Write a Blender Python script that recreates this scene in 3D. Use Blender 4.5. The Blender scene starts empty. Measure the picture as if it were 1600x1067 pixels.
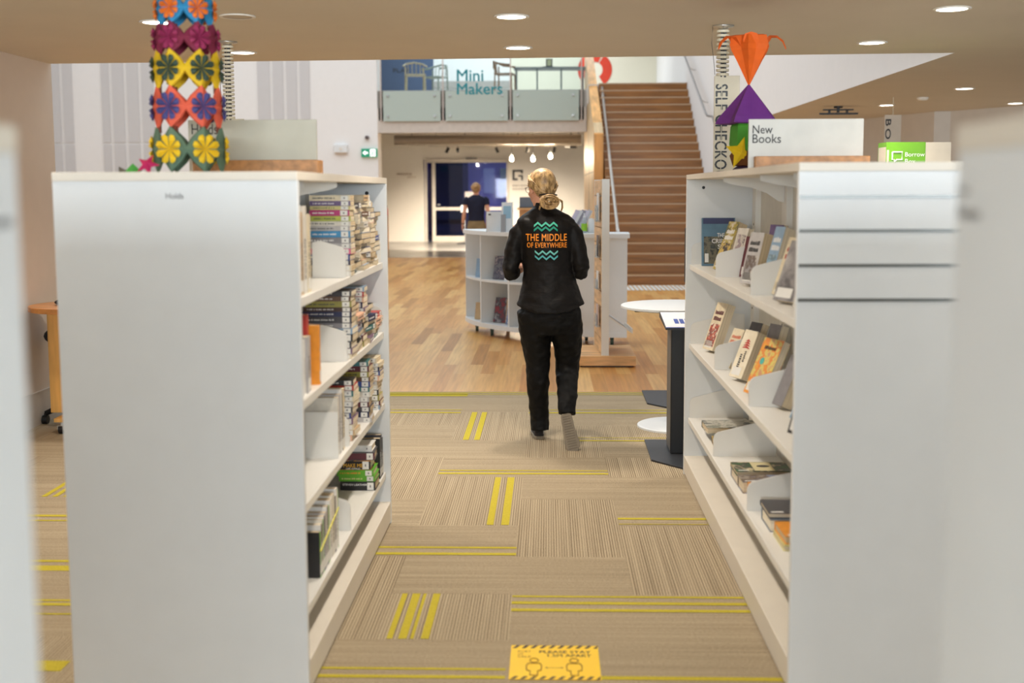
import bpy, bmesh, math, random
from mathutils import Matrix, Vector
random.seed(7)
PI = math.pi
SC = bpy.context.scene
COL = SC.collection

# ------------------------------------------------------------------ camera
cd = bpy.data.cameras.new('camera')
cam = bpy.data.objects.new('camera', cd)
COL.objects.link(cam)
cd.sensor_width = 36.0
cd.lens = 1823.0 / 1600.0 * 36.0
cd.shift_y = -47.5 / 1600.0
cd.clip_start = 0.05
cd.clip_end = 200
cam.matrix_world = Matrix((
    (0.999508903, 0.000731087, 0.031327583, 0.0),
    (0.031085416, 0.103072697, -0.994187968, 0.0),
    (-0.003955857, 0.994673557, 0.102999352, 1.66),
    (0, 0, 0, 1)))
cd.dof.use_dof = True
cd.dof.focus_distance = 7.5
cd.dof.aperture_fstop = 2.0
SC.camera = cam

# ------------------------------------------------------------------ daylight and exposure
W = bpy.data.worlds.new('daylight')
SC.world = W
W.use_nodes = True
bgn = W.node_tree.nodes['Background']
bgn.inputs['Color'].default_value = (0.90, 0.95, 1.0, 1)
bgn.inputs['Strength'].default_value = 0.35
SC.view_settings.view_transform = 'Standard'
SC.view_settings.look = 'None'
SC.view_settings.gamma = 1.0
SC.view_settings.use_curve_mapping = False
SC.view_settings.exposure = 0.45
LAMP = 72.0          # watts of one ceiling downlight

# daylight through the roof glazing over the void
def area_lamp(x, y, z, sx, sy, watts, rot=(0, 0, 0)):
    ld = bpy.data.lights.new('area_lamp', 'AREA')
    ld.shape = 'RECTANGLE'; ld.size = sx; ld.size_y = sy
    ld.energy = watts; ld.color = (0.84, 0.93, 1.0)
    o = bpy.data.objects.new('area_lamp', ld); COL.objects.link(o)
    o.location = (x, y, z); o.rotation_euler = rot
area_lamp(-4.5, 18.5, 8.5, 13, 17, 800)
# tall windows behind the camera
area_lamp(0.5, -5.8, 1.8, 12, 1.3, 1120, (math.radians(90), 0, 0))
area_lamp(-1.5, 32.0, 6.55, 6, 3, 160)  # area lamp just under the solid upper floor ceiling

# ------------------------------------------------------------------ materials
MATS = {}

def s2l(c):
    return tuple(((v / 255.0) / 12.92 if v <= 10 else (((v / 255.0) + 0.055) / 1.055) ** 2.4) for v in c)

def newmat(name):
    m = bpy.data.materials.new(name)
    m.use_nodes = True
    nt = m.node_tree
    return m, nt, nt.nodes['Principled BSDF']

def mat(name, rgb, rough=0.5, metal=0.0, var=0.06, scale=8.0, bump=0.0, bscale=40.0, spec=0.5, stretch=None, emit=None):
    """procedural paint: base colour with a soft noise variation and an optional bump"""
    if name in MATS:
        return MATS[name]
    m, nt, p = newmat(name)
    c = s2l(rgb)
    tc = nt.nodes.new('ShaderNodeTexCoord')
    src = tc.outputs['Object']
    if stretch:
        mp = nt.nodes.new('ShaderNodeMapping')
        mp.inputs['Scale'].default_value = stretch
        nt.links.new(src, mp.inputs['Vector'])
        src = mp.outputs['Vector']
    nz = nt.nodes.new('ShaderNodeTexNoise')
    nz.inputs['Scale'].default_value = scale
    nz.inputs['Detail'].default_value = 3
    nt.links.new(src, nz.inputs['Vector'])
    rp = nt.nodes.new('ShaderNodeValToRGB')
    rp.color_ramp.elements[0].position = 0.3
    rp.color_ramp.elements[1].position = 0.7
    rp.color_ramp.elements[0].color = tuple(max(0, v * (1 - var)) for v in c) + (1,)
    rp.color_ramp.elements[1].color = tuple(min(1, v * (1 + var)) for v in c) + (1,)
    nt.links.new(nz.outputs['Fac'], rp.inputs['Fac'])
    nt.links.new(rp.outputs['Color'], p.inputs['Base Color'])
    p.inputs['Roughness'].default_value = rough
    p.inputs['Metallic'].default_value = metal
    p.inputs['Specular IOR Level'].default_value = spec
    if bump:
        n2 = nt.nodes.new('ShaderNodeTexNoise')
        n2.inputs['Scale'].default_value = bscale
        n2.inputs['Detail'].default_value = 4
        nt.links.new(src, n2.inputs['Vector'])
        b = nt.nodes.new('ShaderNodeBump')
        b.inputs['Strength'].default_value = bump
        b.inputs['Distance'].default_value = 0.02
        nt.links.new(n2.outputs['Fac'], b.inputs['Height'])
        nt.links.new(b.outputs['Normal'], p.inputs['Normal'])
    if emit:
        p.inputs['Emission Color'].default_value = c + (1,)
        p.inputs['Emission Strength'].default_value = emit
    MATS[name] = m
    return m

def glow(name, rgb, strength):
    if name in MATS:
        return MATS[name]
    m, nt, p = newmat(name)
    p.inputs['Base Color'].default_value = (0.8, 0.8, 0.8, 1)
    p.inputs['Emission Color'].default_value = s2l(rgb) + (1,)
    p.inputs['Emission Strength'].default_value = strength
    MATS[name] = m
    return m

def printed(name, cols, scale=9.0, rough=0.35, stretch=(1, 1, 1), seed=0.0):
    """a printed cover: patches of a few inks"""
    if name in MATS:
        return MATS[name]
    m, nt, p = newmat(name)
    tc = nt.nodes.new('ShaderNodeTexCoord')
    mp = nt.nodes.new('ShaderNodeMapping')
    mp.inputs['Scale'].default_value = stretch
    mp.inputs['Location'].default_value = (seed, seed * 1.7, seed * 0.6)
    nt.links.new(tc.outputs['Object'], mp.inputs['Vector'])
    nz = nt.nodes.new('ShaderNodeTexNoise')
    nz.inputs['Scale'].default_value = scale * 1.5
    nz.inputs['Detail'].default_value = 6
    nz.inputs['Roughness'].default_value = 0.62
    nt.links.new(mp.outputs['Vector'], nz.inputs['Vector'])
    rp = nt.nodes.new('ShaderNodeValToRGB')
    rp.color_ramp.interpolation = 'EASE'
    e = rp.color_ramp.elements
    n = len(cols)
    while len(e) < n:
        e.new(0.5)
    for i, c in enumerate(cols):
        e[i].position = 0.0 if i == 0 else 0.30 + 0.42 * i / n
        e[i].color = s2l(c) + (1,)
    nt.links.new(nz.outputs['Fac'], rp.inputs['Fac'])
    nt.links.new(rp.outputs['Color'], p.inputs['Base Color'])
    p.inputs['Roughness'].default_value = rough
    MATS[name] = m
    return m

def page_mat():
    if 'pages' in MATS:
        return MATS['pages']
    m, nt, p = newmat('pages')
    tc = nt.nodes.new('ShaderNodeTexCoord')
    mp = nt.nodes.new('ShaderNodeMapping')
    mp.inputs['Scale'].default_value = (3, 3, 700)
    nt.links.new(tc.outputs['Object'], mp.inputs['Vector'])
    nz = nt.nodes.new('ShaderNodeTexNoise')
    nz.inputs['Scale'].default_value = 1.0
    nt.links.new(mp.outputs['Vector'], nz.inputs['Vector'])
    oi = nt.nodes.new('ShaderNodeObjectInfo')
    r1 = nt.nodes.new('ShaderNodeValToRGB')
    r1.color_ramp.elements[0].color = s2l((206, 184, 148)) + (1,)
    r1.color_ramp.elements[1].color = s2l((246, 236, 214)) + (1,)
    nt.links.new(oi.outputs['Random'], r1.inputs['Fac'])
    mx = nt.nodes.new('ShaderNodeMix')
    mx.data_type = 'RGBA'
    mx.blend_type = 'MULTIPLY'
    r2 = nt.nodes.new('ShaderNodeValToRGB')
    r2.color_ramp.elements[0].position = 0.35
    r2.color_ramp.elements[0].color = (0.7, 0.68, 0.64, 1)
    r2.color_ramp.elements[1].position = 0.6
    r2.color_ramp.elements[1].color = (1, 1, 1, 1)
    nt.links.new(nz.outputs['Fac'], r2.inputs['Fac'])
    mx.inputs[0].default_value = 1.0
    nt.links.new(r1.outputs['Color'], mx.inputs[6])
    nt.links.new(r2.outputs['Color'], mx.inputs[7])
    nt.links.new(mx.outputs[2], p.inputs['Base Color'])
    p.inputs['Roughness'].default_value = 0.8
    MATS['pages'] = m
    return m

def carpet_mat(name, along_y):
    """ribbed loop pile: fine irregular ribs plus the speckle of the yarn"""
    m, nt, p = newmat(name)
    tc = nt.nodes.new('ShaderNodeTexCoord')
    def noise(scale, detail=2):
        mp = nt.nodes.new('ShaderNodeMapping')
        mp.inputs['Scale'].default_value = scale
        nt.links.new(tc.outputs['Object'], mp.inputs['Vector'])
        nz = nt.nodes.new('ShaderNodeTexNoise')
        nz.inputs['Scale'].default_value = 1.0
        nz.inputs['Detail'].default_value = detail
        nt.links.new(mp.outputs['Vector'], nz.inputs['Vector'])
        return nz.outputs['Fac']
    wv = nt.nodes.new('ShaderNodeTexWave')
    wv.bands_direction = 'X' if along_y else 'Y'
    wv.inputs['Scale'].default_value = 26.0
    wv.inputs['Distortion'].default_value = 0.6
    wv.inputs['Detail'].default_value = 1
    nt.links.new(tc.outputs['Object'], wv.inputs['Vector'])
    streak = noise((150, 0.5, 1) if along_y else (0.5, 150, 1))
    broad = noise((22, 0.6, 1) if along_y else (0.6, 22, 1))
    speck = noise((230, 120, 1) if along_y else (120, 230, 1), 1)
    def math_(op, a, b):
        n = nt.nodes.new('ShaderNodeMath'); n.operation = op
        for k, v in enumerate((a, b)):
            if isinstance(v, float): n.inputs[k].default_value = v
            else: nt.links.new(v, n.inputs[k])
        return n.outputs[0]
    tot = math_('ADD', math_('ADD', math_('MULTIPLY', wv.outputs['Fac'], 0.26), math_('MULTIPLY', streak, 0.42)),
                math_('ADD', math_('MULTIPLY', broad, 0.16), math_('MULTIPLY', speck, 0.44)))
    rp = nt.nodes.new('ShaderNodeValToRGB')
    e = rp.color_ramp.elements
    e[0].position = 0.42
    e[0].color = s2l((112, 97, 77)) + (1,)
    e[1].position = 0.86
    e[1].color = s2l((196, 180, 152)) + (1,)
    nt.links.new(tot, rp.inputs['Fac'])
    nt.links.new(rp.outputs['Color'], p.inputs['Base Color'])
    b = nt.nodes.new('ShaderNodeBump')
    b.inputs['Strength'].default_value = 0.4
    b.inputs['Distance'].default_value = 0.006
    nt.links.new(tot, b.inputs['Height'])
    nt.links.new(b.outputs['Normal'], p.inputs['Normal'])
    p.inputs['Roughness'].default_value = 0.95
    p.inputs['Specular IOR Level'].default_value = 0.1
    return m

def plank_mat(name, cols, width=0.13, length=1.7, rough=0.35, axis='Y'):
    m, nt, p = newmat(name)
    tc = nt.nodes.new('ShaderNodeTexCoord')
    mp = nt.nodes.new('ShaderNodeMapping')
    if axis == 'Y':
        mp.inputs['Rotation'].default_value = (0, 0, PI / 2)
    nt.links.new(tc.outputs['Object'], mp.inputs['Vector'])
    br = nt.nodes.new('ShaderNodeTexBrick')
    br.inputs['Scale'].default_value = 1.0
    br.inputs['Brick Width'].default_value = length
    br.inputs['Row Height'].default_value = width
    br.inputs['Mortar Size'].default_value = 0.0015
    br.inputs['Color1'].default_value = (0, 0, 0, 1)
    br.inputs['Color2'].default_value = (1, 1, 1, 1)
    br.inputs['Mortar'].default_value = (0.45, 0.45, 0.45, 1)
    br.offset = 0.37
    nt.links.new(mp.outputs['Vector'], br.inputs['Vector'])
    rp = nt.nodes.new('ShaderNodeValToRGB')
    e = rp.color_ramp.elements
    while len(e) < len(cols):
        e.new(0.5)
    for i, c in enumerate(cols):
        e[i].position = i / (len(cols) - 1)
        e[i].color = s2l(c) + (1,)
    nt.links.new(br.outputs['Color'], rp.inputs['Fac'])
    m2 = nt.nodes.new('ShaderNodeMapping')
    m2.inputs['Scale'].default_value = (40, 1.6, 40) if axis == 'Y' else (1.6, 40, 40)
    nt.links.new(tc.outputs['Object'], m2.inputs['Vector'])
    nz = nt.nodes.new('ShaderNodeTexNoise')
    nz.inputs['Scale'].default_value = 1.0
    nz.inputs['Detail'].default_value = 5
    nt.links.new(m2.outputs['Vector'], nz.inputs['Vector'])
    r2 = nt.nodes.new('ShaderNodeValToRGB')
    r2.color_ramp.elements[0].position = 0.3
    r2.color_ramp.elements[0].color = (0.72, 0.66, 0.6, 1)
    r2.color_ramp.elements[1].position = 0.65
    r2.color_ramp.elements[1].color = (1.05, 1.05, 1.05, 1)
    nt.links.new(nz.outputs['Fac'], r2.inputs['Fac'])
    mx = nt.nodes.new('ShaderNodeMix')
    mx.data_type = 'RGBA'
    mx.blend_type = 'MULTIPLY'
    mx.inputs[0].default_value = 0.8
    nt.links.new(rp.outputs['Color'], mx.inputs[6])
    nt.links.new(r2.outputs['Color'], mx.inputs[7])
    nt.links.new(mx.outputs[2], p.inputs['Base Color'])
    p.inputs['Roughness'].default_value = rough
    MATS[name] = m
    return m

def wood(name, rgb, stretch=(30, 3, 30), rough=0.45):
    return mat(name, rgb, rough, var=0.28, scale=1.0, stretch=stretch)

def glass_mat(name, tint, gloss=0.12, rough=0.02, body=0.0, body_rgb=(200, 220, 210)):
    m = bpy.data.materials.new(name)
    m.use_nodes = True
    nt = m.node_tree
    nt.nodes.clear()
    out = nt.nodes.new('ShaderNodeOutputMaterial')
    tr = nt.nodes.new('ShaderNodeBsdfTransparent')
    tr.inputs['Color'].default_value = s2l(tint) + (1,)
    gl = nt.nodes.new('ShaderNodeBsdfGlossy')
    gl.inputs['Roughness'].default_value = rough
    mx = nt.nodes.new('ShaderNodeMixShader')
    mx.inputs[0].default_value = gloss
    nt.links.new(tr.outputs[0], mx.inputs[1])
    nt.links.new(gl.outputs[0], mx.inputs[2])
    last = mx
    if body:
        df = nt.nodes.new('ShaderNodeBsdfDiffuse')
        df.inputs['Color'].default_value = s2l(body_rgb) + (1,)
        m2 = nt.nodes.new('ShaderNodeMixShader')
        m2.inputs[0].default_value = body
        nt.links.new(mx.outputs[0], m2.inputs[1])
        nt.links.new(df.outputs[0], m2.inputs[2])
        last = m2
    nt.links.new(last.outputs[0], out.inputs['Surface'])
    MATS[name] = m
    return m

# ------------------------------------------------------------------ mesh helpers
class MB:
    """collects shapes into one mesh"""
    def __init__(self):
        self.v = []; self.f = []; self.mi = []; self.cur = 0

    def _add(self, vs, fs, M=None):
        o = len(self.v)
        self.v += [tuple(M @ Vector(p)) for p in vs] if M is not None else [tuple(p) for p in vs]
        self.f += [tuple(i + o for i in f) for f in fs]
        self.mi += [self.cur] * len(fs)
        return self

    def box(self, c, s, M=None):
        x, y, z = c; a, b, d = s[0] / 2, s[1] / 2, s[2] / 2
        vs = [(x + i * a, y + j * b, z + k * d) for k in (-1, 1) for j in (-1, 1) for i in (-1, 1)]
        fs = [(0, 2, 3, 1), (4, 5, 7, 6), (0, 1, 5, 4), (2, 6, 7, 3), (0, 4, 6, 2), (1, 3, 7, 5)]
        return self._add(vs, fs, M)

    def b2(self, lo, hi, M=None):
        return self.box([(a + b) / 2 for a, b in zip(lo, hi)], [b - a for a, b in zip(lo, hi)], M)

    def prism(self, poly, d, M=None):
        """polygon in x,y (counter-clockwise), from z=0 to z=d"""
        n = len(poly)
        vs = [(p[0], p[1], 0) for p in poly] + [(p[0], p[1], d) for p in poly]
        fs = [tuple(range(n - 1, -1, -1)), tuple(range(n, 2 * n))]
        fs += [(i, (i + 1) % n, n + (i + 1) % n, n + i) for i in range(n)]
        return self._add(vs, fs, M)

    def quad(self, *p):
        return self._add(p, [tuple(range(len(p)))])

    def tube(self, pts, rad, seg=12, caps=True, up=(0, 0, 1), squash=None):
        """round tube through points; rad may be a number or a list"""
        n = len(pts)
        P = [Vector(p) for p in pts]
        R = rad if isinstance(rad, (list, tuple)) else [rad] * n
        vs = []
        ref = Vector(up)
        for i in range(n):
            t = (P[min(i + 1, n - 1)] - P[max(i - 1, 0)]).normalized()
            a = ref - t * ref.dot(t)
            if a.length < 1e-3:
                a = Vector((1, 0, 0)) - t * t.x
                if a.length < 1e-3:
                    a = Vector((0, 1, 0)) - t * t.y
            a.normalize()
            b = t.cross(a)
            ra = R[i]
            rx, ry = ra if isinstance(ra, (tuple, list)) else (ra, ra)
            for k in range(seg):
                g = 2 * PI * k / seg
                vs.append(P[i] + a * (math.cos(g) * rx) + b * (math.sin(g) * ry))
        fs = []
        for i in range(n - 1):
            for k in range(seg):
                k2 = (k + 1) % seg
                fs.append((i * seg + k, i * seg + k2, (i + 1) * seg + k2, (i + 1) * seg + k))
        if caps:
            fs.append(tuple(range(seg - 1, -1, -1)))
            fs.append(tuple(range((n - 1) * seg, n * seg)))
        return self._add(vs, fs)

    def rings(self, rings, seg=24, M=None, caps=True):
        """stack of horizontal super-ellipses: (cx, cy, z, rx, ry[, tilt_y, power])"""
        vs = []
        for r in rings:
            cx, cy, z, rx, ry = r[:5]
            tz = r[5] if len(r) > 5 else 0.0
            pw = r[6] if len(r) > 6 else 2.0
            for k in range(seg):
                g = 2 * PI * k / seg
                c, s = math.cos(g), math.sin(g)
                x = rx * math.copysign(abs(c) ** (2 / pw), c)
                y = ry * math.copysign(abs(s) ** (2 / pw), s)
                vs.append((cx + x, cy + y, z + tz * y / max(ry, 1e-6)))
        n = len(rings)
        fs = []
        for i in range(n - 1):
            for k in range(seg):
                k2 = (k + 1) % seg
                fs.append((i * seg + k, i * seg + k2, (i + 1) * seg + k2, (i + 1) * seg + k))
        if caps:
            fs.append(tuple(range(seg - 1, -1, -1)))
            fs.append(tuple(range((n - 1) * seg, n * seg)))
        return self._add(vs, fs, M)

    def lathe(self, prof, seg=24, M=None, caps=True):
        return self.rings([(0, 0, z, r, r) for r, z in prof], seg, M, caps)

    def ball(self, c, r, seg=16, n=10, M=None):
        rx, ry, rz = r if isinstance(r, (tuple, list)) else (r, r, r)
        rg = []
        for i in range(n + 1):
            a = -PI / 2 + PI * i / n
            k = max(math.cos(a), 0.02)
            rg.append((c[0], c[1], c[2] + rz * math.sin(a), rx * k, ry * k))
        return self.rings(rg, seg, M)

    def build(self, name, m=None, parent=None, loc=None, rotz=None, M=None, smooth=False, bevel=0.0, label=None):
        me = bpy.data.meshes.new(name)
        me.from_pydata(self.v, [], self.f)
        ms = m if isinstance(m, (list, tuple)) else [m]
        for q in ms:
            if q is not None:
                me.materials.append(q)
        if len(ms) > 1:
            me.polygons.foreach_set('material_index', self.mi)
        if smooth:
            me.polygons.foreach_set('use_smooth', [True] * len(me.polygons))
        me.update()
        o = bpy.data.objects.new(name, me)
        COL.objects.link(o)
        if parent is not None:
            o.parent = parent
        if M is not None:
            o.matrix_basis = M
        if loc is not None:
            o.location = loc
        if rotz is not None:
            o.rotation_euler = (0, 0, rotz)
        if bevel:
            b = o.modifiers.new('bevel', 'BEVEL')
            b.width = bevel; b.segments = 2; b.limit_method = 'ANGLE'; b.angle_limit = 0.6
        if label:
            o['label'] = label
        return o

def tag(o, label=None, cat=None, group=None, kind=None):
    if label: o['label'] = label
    if cat: o['category'] = cat
    if group: o['group'] = group
    if kind: o['kind'] = kind
    return o

def thing(name, label, cat, loc=(0, 0, 0), rotz=0.0, group=None, M=None):
    o = bpy.data.objects.new(name, None)
    o.empty_display_size = 0.1
    COL.objects.link(o)
    if M is not None:
        o.matrix_world = M
    else:
        o.location = loc
        o.rotation_euler = (0, 0, rotz)
    return tag(o, label, cat, group)

def frame(o, x, y, z=None):
    """matrix from an origin and two axes (the third is their cross product)"""
    x = Vector(x).normalized(); y = Vector(y).normalized()
    z = x.cross(y) if z is None else Vector(z).normalized()
    return Matrix(((x.x, y.x, z.x, o[0]), (x.y, y.y, z.y, o[1]), (x.z, y.z, z.z, o[2]), (0, 0, 0, 1)))

def T(x, y, z):
    return Matrix.Translation((x, y, z))

def RZ(a):
    return Matrix.Rotation(a, 4, 'Z')

def letters(body, width, height, depth=0.0008, bold=0.0, spacing=1.0):
    """mesh data of a line of lettering fitted to width x height, lower left corner at the origin, in the x-y plane"""
    cu = bpy.data.curves.new('lettering', 'FONT')
    cu.body = body
    cu.size = 1.0
    cu.space_character = spacing
    cu.resolution_u = 3
    cu.fill_mode = 'BOTH'
    o = bpy.data.objects.new('lettering', cu)
    COL.objects.link(o)
    bpy.context.view_layer.update()
    dg = bpy.context.evaluated_depsgraph_get()
    me = bpy.data.meshes.new_from_object(o.evaluated_get(dg))
    bpy.data.objects.remove(o)
    bpy.data.curves.remove(cu)
    xs = [v.co.x for v in me.vertices]; ys = [v.co.y for v in me.vertices]
    x0, x1, y0, y1 = min(xs), max(xs), min(ys), max(ys)
    sx = width / (x1 - x0)
    sy = height / (y1 - y0) if height else sx
    mb = MB()
    vs = [((v.co.x - x0) * sx, (v.co.y - y0) * sy, depth) for v in me.vertices]
    fs = [tuple(p.vertices) for p in me.polygons]
    bpy.data.meshes.remove(me)
    b = bold * sx * 0.9       # heavier strokes: the outline repeated a hair to each side
    for k, (dx, dy) in enumerate(((0, 0), (b, 0), (-b, 0), (0, b), (0, -b)) if bold else ((0, 0),)):
        mb._add([(x + dx, y + dy, z + k * 2e-5) for x, y, z in vs], fs)
    return mb

def text(name, body, width, height, m, parent, M, bold=0.0, spacing=1.0, label=None, depth=0.0008):
    return letters(body, width, height, depth, bold, spacing).build(name, m, parent, M=M, label=label)

def wall(name, quads, m):
    """quads: list of point lists, one structure mesh"""
    mb = MB()
    for q in quads:
        mb.quad(*q)
    o = mb.build(name, m)
    o['kind'] = 'structure'
    return o

def copy_tree(o, parent=None):
    c = o.copy()
    COL.objects.link(c)
    if parent is not None:
        c.parent = parent
    for ch in list(o.children):
        copy_tree(ch, c)
    return c
# ------------------------------------------------------------------ common materials
white = mat('white_laminate', (222, 225, 226), 0.42, var=0.015)
edge = mat('white_edge_band', (222, 214, 200), 0.45, var=0.02)
steel_white = mat('white_powder_coat', (228, 226, 220), 0.4, var=0.01)
black = mat('black_plastic', (18, 18, 20), 0.45)
charcoal = mat('charcoal_metal', (40, 42, 46), 0.45)
dark_text = mat('dark_lettering', (48, 46, 46), 0.6)
chrome = mat('brushed_metal', (190, 190, 188), 0.3, metal=0.9)
wall_white = mat('wall_paint', (232, 230, 228), 0.7, var=0.01)
wall_beige = mat('wall_paint_beige', (206, 192, 170), 0.75, var=0.02)
wall_grey = mat('wall_paint_grey', (204, 198, 190), 0.75, var=0.02)
ceil_m = mat('ceiling_paint', (206, 196, 180), 0.8, var=0.02, scale=2)
timber = wood('timber', (176, 124, 72))
timber_pale = wood('timber_pale', (214, 176, 124))
clear = glass_mat('clear_glass', (236, 244, 242), 0.06)

# ------------------------------------------------------------------ floors
HX, HY = True, False
cm_y = carpet_mat('carpet_lines_along_aisle', True)
cm_x = carpet_mat('carpet_lines_across_aisle', False)
cm_yel = mat('carpet_yellow_yarn', (190, 174, 60), 0.95, var=0.15, scale=160, bump=0.3, bscale=200, spec=0.1)
X0, Y0, P = -0.65, 4.175, 0.4965
V = set()           # tiles whose ribs run along the aisle: (column, row)
for c, r in ((0, 1), (-1, 1), (-1, 2), (1, 3), (1, 4), (2, 2), (2, 3), (0, 4), (0, 5), (-1, 5), (-1, 6), (2, 6), (1, 7),
             (0, 8), (0, 9), (-1, 9), (1, 8), (2, 8), (-4, 5), (-3, 0), (-5, 2), (3, 5), (3, 8), (4, 3)):
    V.add((c, r))
rc = random.Random(3)
fl = MB()
yend = 9.536
for c in range(-8, 22):
    for r in range(-13, 22):
        x0 = X0 + c * P * 1.006; x1 = X0 + (c + 1) * P * 1.006
        y0 = Y0 + (r - 1) * P; y1 = Y0 + r * P
        if c < 7 and y0 >= yend: continue
        if c < 7: y1 = min(y1, yend)
        if y1 - y0 < 0.01 or y0 > 16: continue
        vert = (c, r) in V
        if not (-5 <= c <= 4 and -1 <= r <= 12):
            vert = (c + r) % 2 == 0
        fl.cur = 0 if vert else 1
        fl.quad((x0, y0, 0), (x1, y0, 0), (x1, y1, 0), (x0, y1, 0))
fl.cur = 2
def band(x0, x1, y0, y1):
    fl.quad((x0, y0, 0.0015), (x1, y0, 0.0015), (x1, y1, 0.0015), (x0, y1, 0.0015))
for x0, x1 in ((-0.605, -0.583), (-0.562, -0.53), (-0.517, -0.504), (-0.477, -0.447)): band(x0, x1, 4.18, 4.67)
for x0, x1 in ((-0.31, -0.276), (-0.238, -0.198)): band(x0, x1, 5.67, 6.64)
band(-0.15, 0.85, 4.635, 4.655); band(-0.15, 0.85, 4.555, 4.585); band(-0.15, 0.85, 4.475, 4.505)
band(-1.15, -0.15, 5.285, 5.31); band(-1.15, -0.15, 5.185, 5.22)
band(0.35, 1.85, 5.775, 5.81); band(0.35, 1.85, 5.69, 5.70)
band(-0.65, 0.35, 6.795, 6.815); band(-0.65, 0.35, 6.715, 6.75)
for x0, x1 in ((-0.575, -0.535), (-0.5, -0.462)): band(x0, x1, 7.66, 8.64)
band(-1.15, -0.15, 3.90, 3.918); band(-1.15, -0.15, 3.83, 3.855); band(0.15, 0.85, 3.83, 3.86)
band(0.2, 0.85, 7.63, 7.66); band(0.2, 0.85, 7.73, 7.742)
band(-0.15, 0.9, 8.60, 8.64); band(-0.15, 0.9, 8.72, 8.74)
band(-1.2, -0.66, 8.6, 8.64); band(-1.2, -0.66, 8.72, 8.74)
band(-3.66, 2.8, 9.47, 9.50); band(-3.66, 2.8, 9.39, 9.41); band(-1.6, -0.66, 9.32, 9.45)
for a, b in ((5.78, 5.815), (5.70, 5.72), (5.05, 5.08), (4.93, 5.0), (4.55, 4.57), (4.50, 4.53), (4.40, 4.415), (3.86, 3.95)):
    band(-3.4, -1.7, a, b)
for x in (-2.78, -2.72, -2.66): band(x, x + 0.03, 6.17, 6.64)
floor = fl.build('floor', [cm_y, cm_x, cm_yel])
floor['kind'] = 'structure'
pm = plank_mat('floorboards', [(180, 124, 58), (212, 152, 80), (220, 168, 96), (230, 184, 114), (200, 138, 70), (224, 174, 102)], 0.125, 1.5, 0.3)
wall('floor_timber', [((-12, yend, 0), (12, yend, 0), (12, 29.1, 0), (-12, 29.1, 0))], pm)
o = bpy.data.objects['floor_timber']; o.location.z = -0.002
wall('floor_concrete', [((-12, 29.1, 0), (12, 29.1, 0), (12, 43, 0), (-12, 43, 0))], mat('polished_concrete', (138, 134, 126), 0.22, var=0.1, scale=1.2))

# ------------------------------------------------------------------ low ceiling over the shelves
CZ = 2.597
def eline(x): return 8.47 - 0.0405 * (x + 0.43)
ce = MB()
poly = [(-3.66, -6), (9, -6), (9, 16.6), (2.82, 16.6), (2.82, eline(2.82)), (-3.66, eline(-3.66))]
ce.prism(poly, 0.5)
ceiling = ce.build('ceiling', ceil_m, loc=(0, 0, CZ)); ceiling['kind'] = 'structure'
# white bulkhead above the ceiling edge, beside the stair void
wall('trim_1', [((2.815, 8.32, CZ - 0.001), (2.815, 19.6, CZ - 0.001), (2.815, 19.6, 7.5), (2.815, 8.32, 7.5))], wall_white)
# left wall of the library zone (a thick wall with its end at the void)
mb = MB(); mb.b2((-3.86, -6, 0), (-3.66, 8.62, CZ))
o = mb.build('wall_left', mat('wall_paint_left', (206, 190, 174), 0.75, var=0.015)); o['kind'] = 'structure'
mb = MB(); mb.b2((-3.66, -6, 0), (-3.648, 8.62, 0.24)); mb.b2((-3.648, -6, 0.232), (-3.644, 8.62, 0.24))
o = mb.build('baseboard_left', mat('baseboard_paint', (196, 186, 174), 0.6)); o['kind'] = 'structure'
# far right walls of the library zone
mb = MB()
pts = [(3.12, 16.55), (4.26, 16.1), (4.72, 14.6), (4.9, 14.55), (5.42, 13.65), (9.0, 13.3)]
for a, b in zip(pts, pts[1:]):
    mb.quad((a[0], a[1], 0), (b[0], b[1], 0), (b[0], b[1], CZ), (a[0], a[1], CZ))
o = mb.build('wall_right', wall_grey); o['kind'] = 'structure'

# ------------------------------------------------------------------ the void and the far building
# big white wall with grey acoustic panels
wall('wall_atrium', [((-12, 28.0, 0), (-4.07, 28.0, 0), (-4.07, 28.0, 8), (-12, 28.0, 8)),
                     ((-4.07, 28.0, 0), (-4.07, 28.6, 0), (-4.07, 28.6, 8), (-4.07, 28.0, 8))], wall_white)
wall('wall_atrium_side', [((-12, 8.8, 0), (-12, 28, 0), (-12, 28, 8), (-12, 8.8, 8))], wall_white)
wall('wall_atrium_return', [((-12, 8.8, 0), (-3.86, 8.8, 0), (-3.86, 8.8, 3.1), (-12, 8.8, 3.1))], wall_white)
pan = mat('acoustic_panel', (202, 200, 200), 0.85, var=0.01)
mb = MB()
def s28(px): return (px - 857) * 28.0 / 1823.0 - 0.1
for a, b in ((88, 102), (107, 122), (168, 180), (185, 203), (208, 226), (231, 250), (413, 432), (437, 453), (458, 474), (479, 494)):
    mb.b2((s28(a), 27.97, 2.84), (s28(b), 28.0, 7.5)); mb.b2((s28(a), 27.97, 0.3), (s28(b), 28.0, 2.79))
o = mb.build('trim_2', pan); o['kind'] = 'structure'

# stair wall on the right, running up to the upper floor
wall('wall_stair', [((3.09, 16.55, 0), (3.09, 34, 0), (3.09, 34, 8), (3.09, 16.55, 8))], wall_white)
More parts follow.
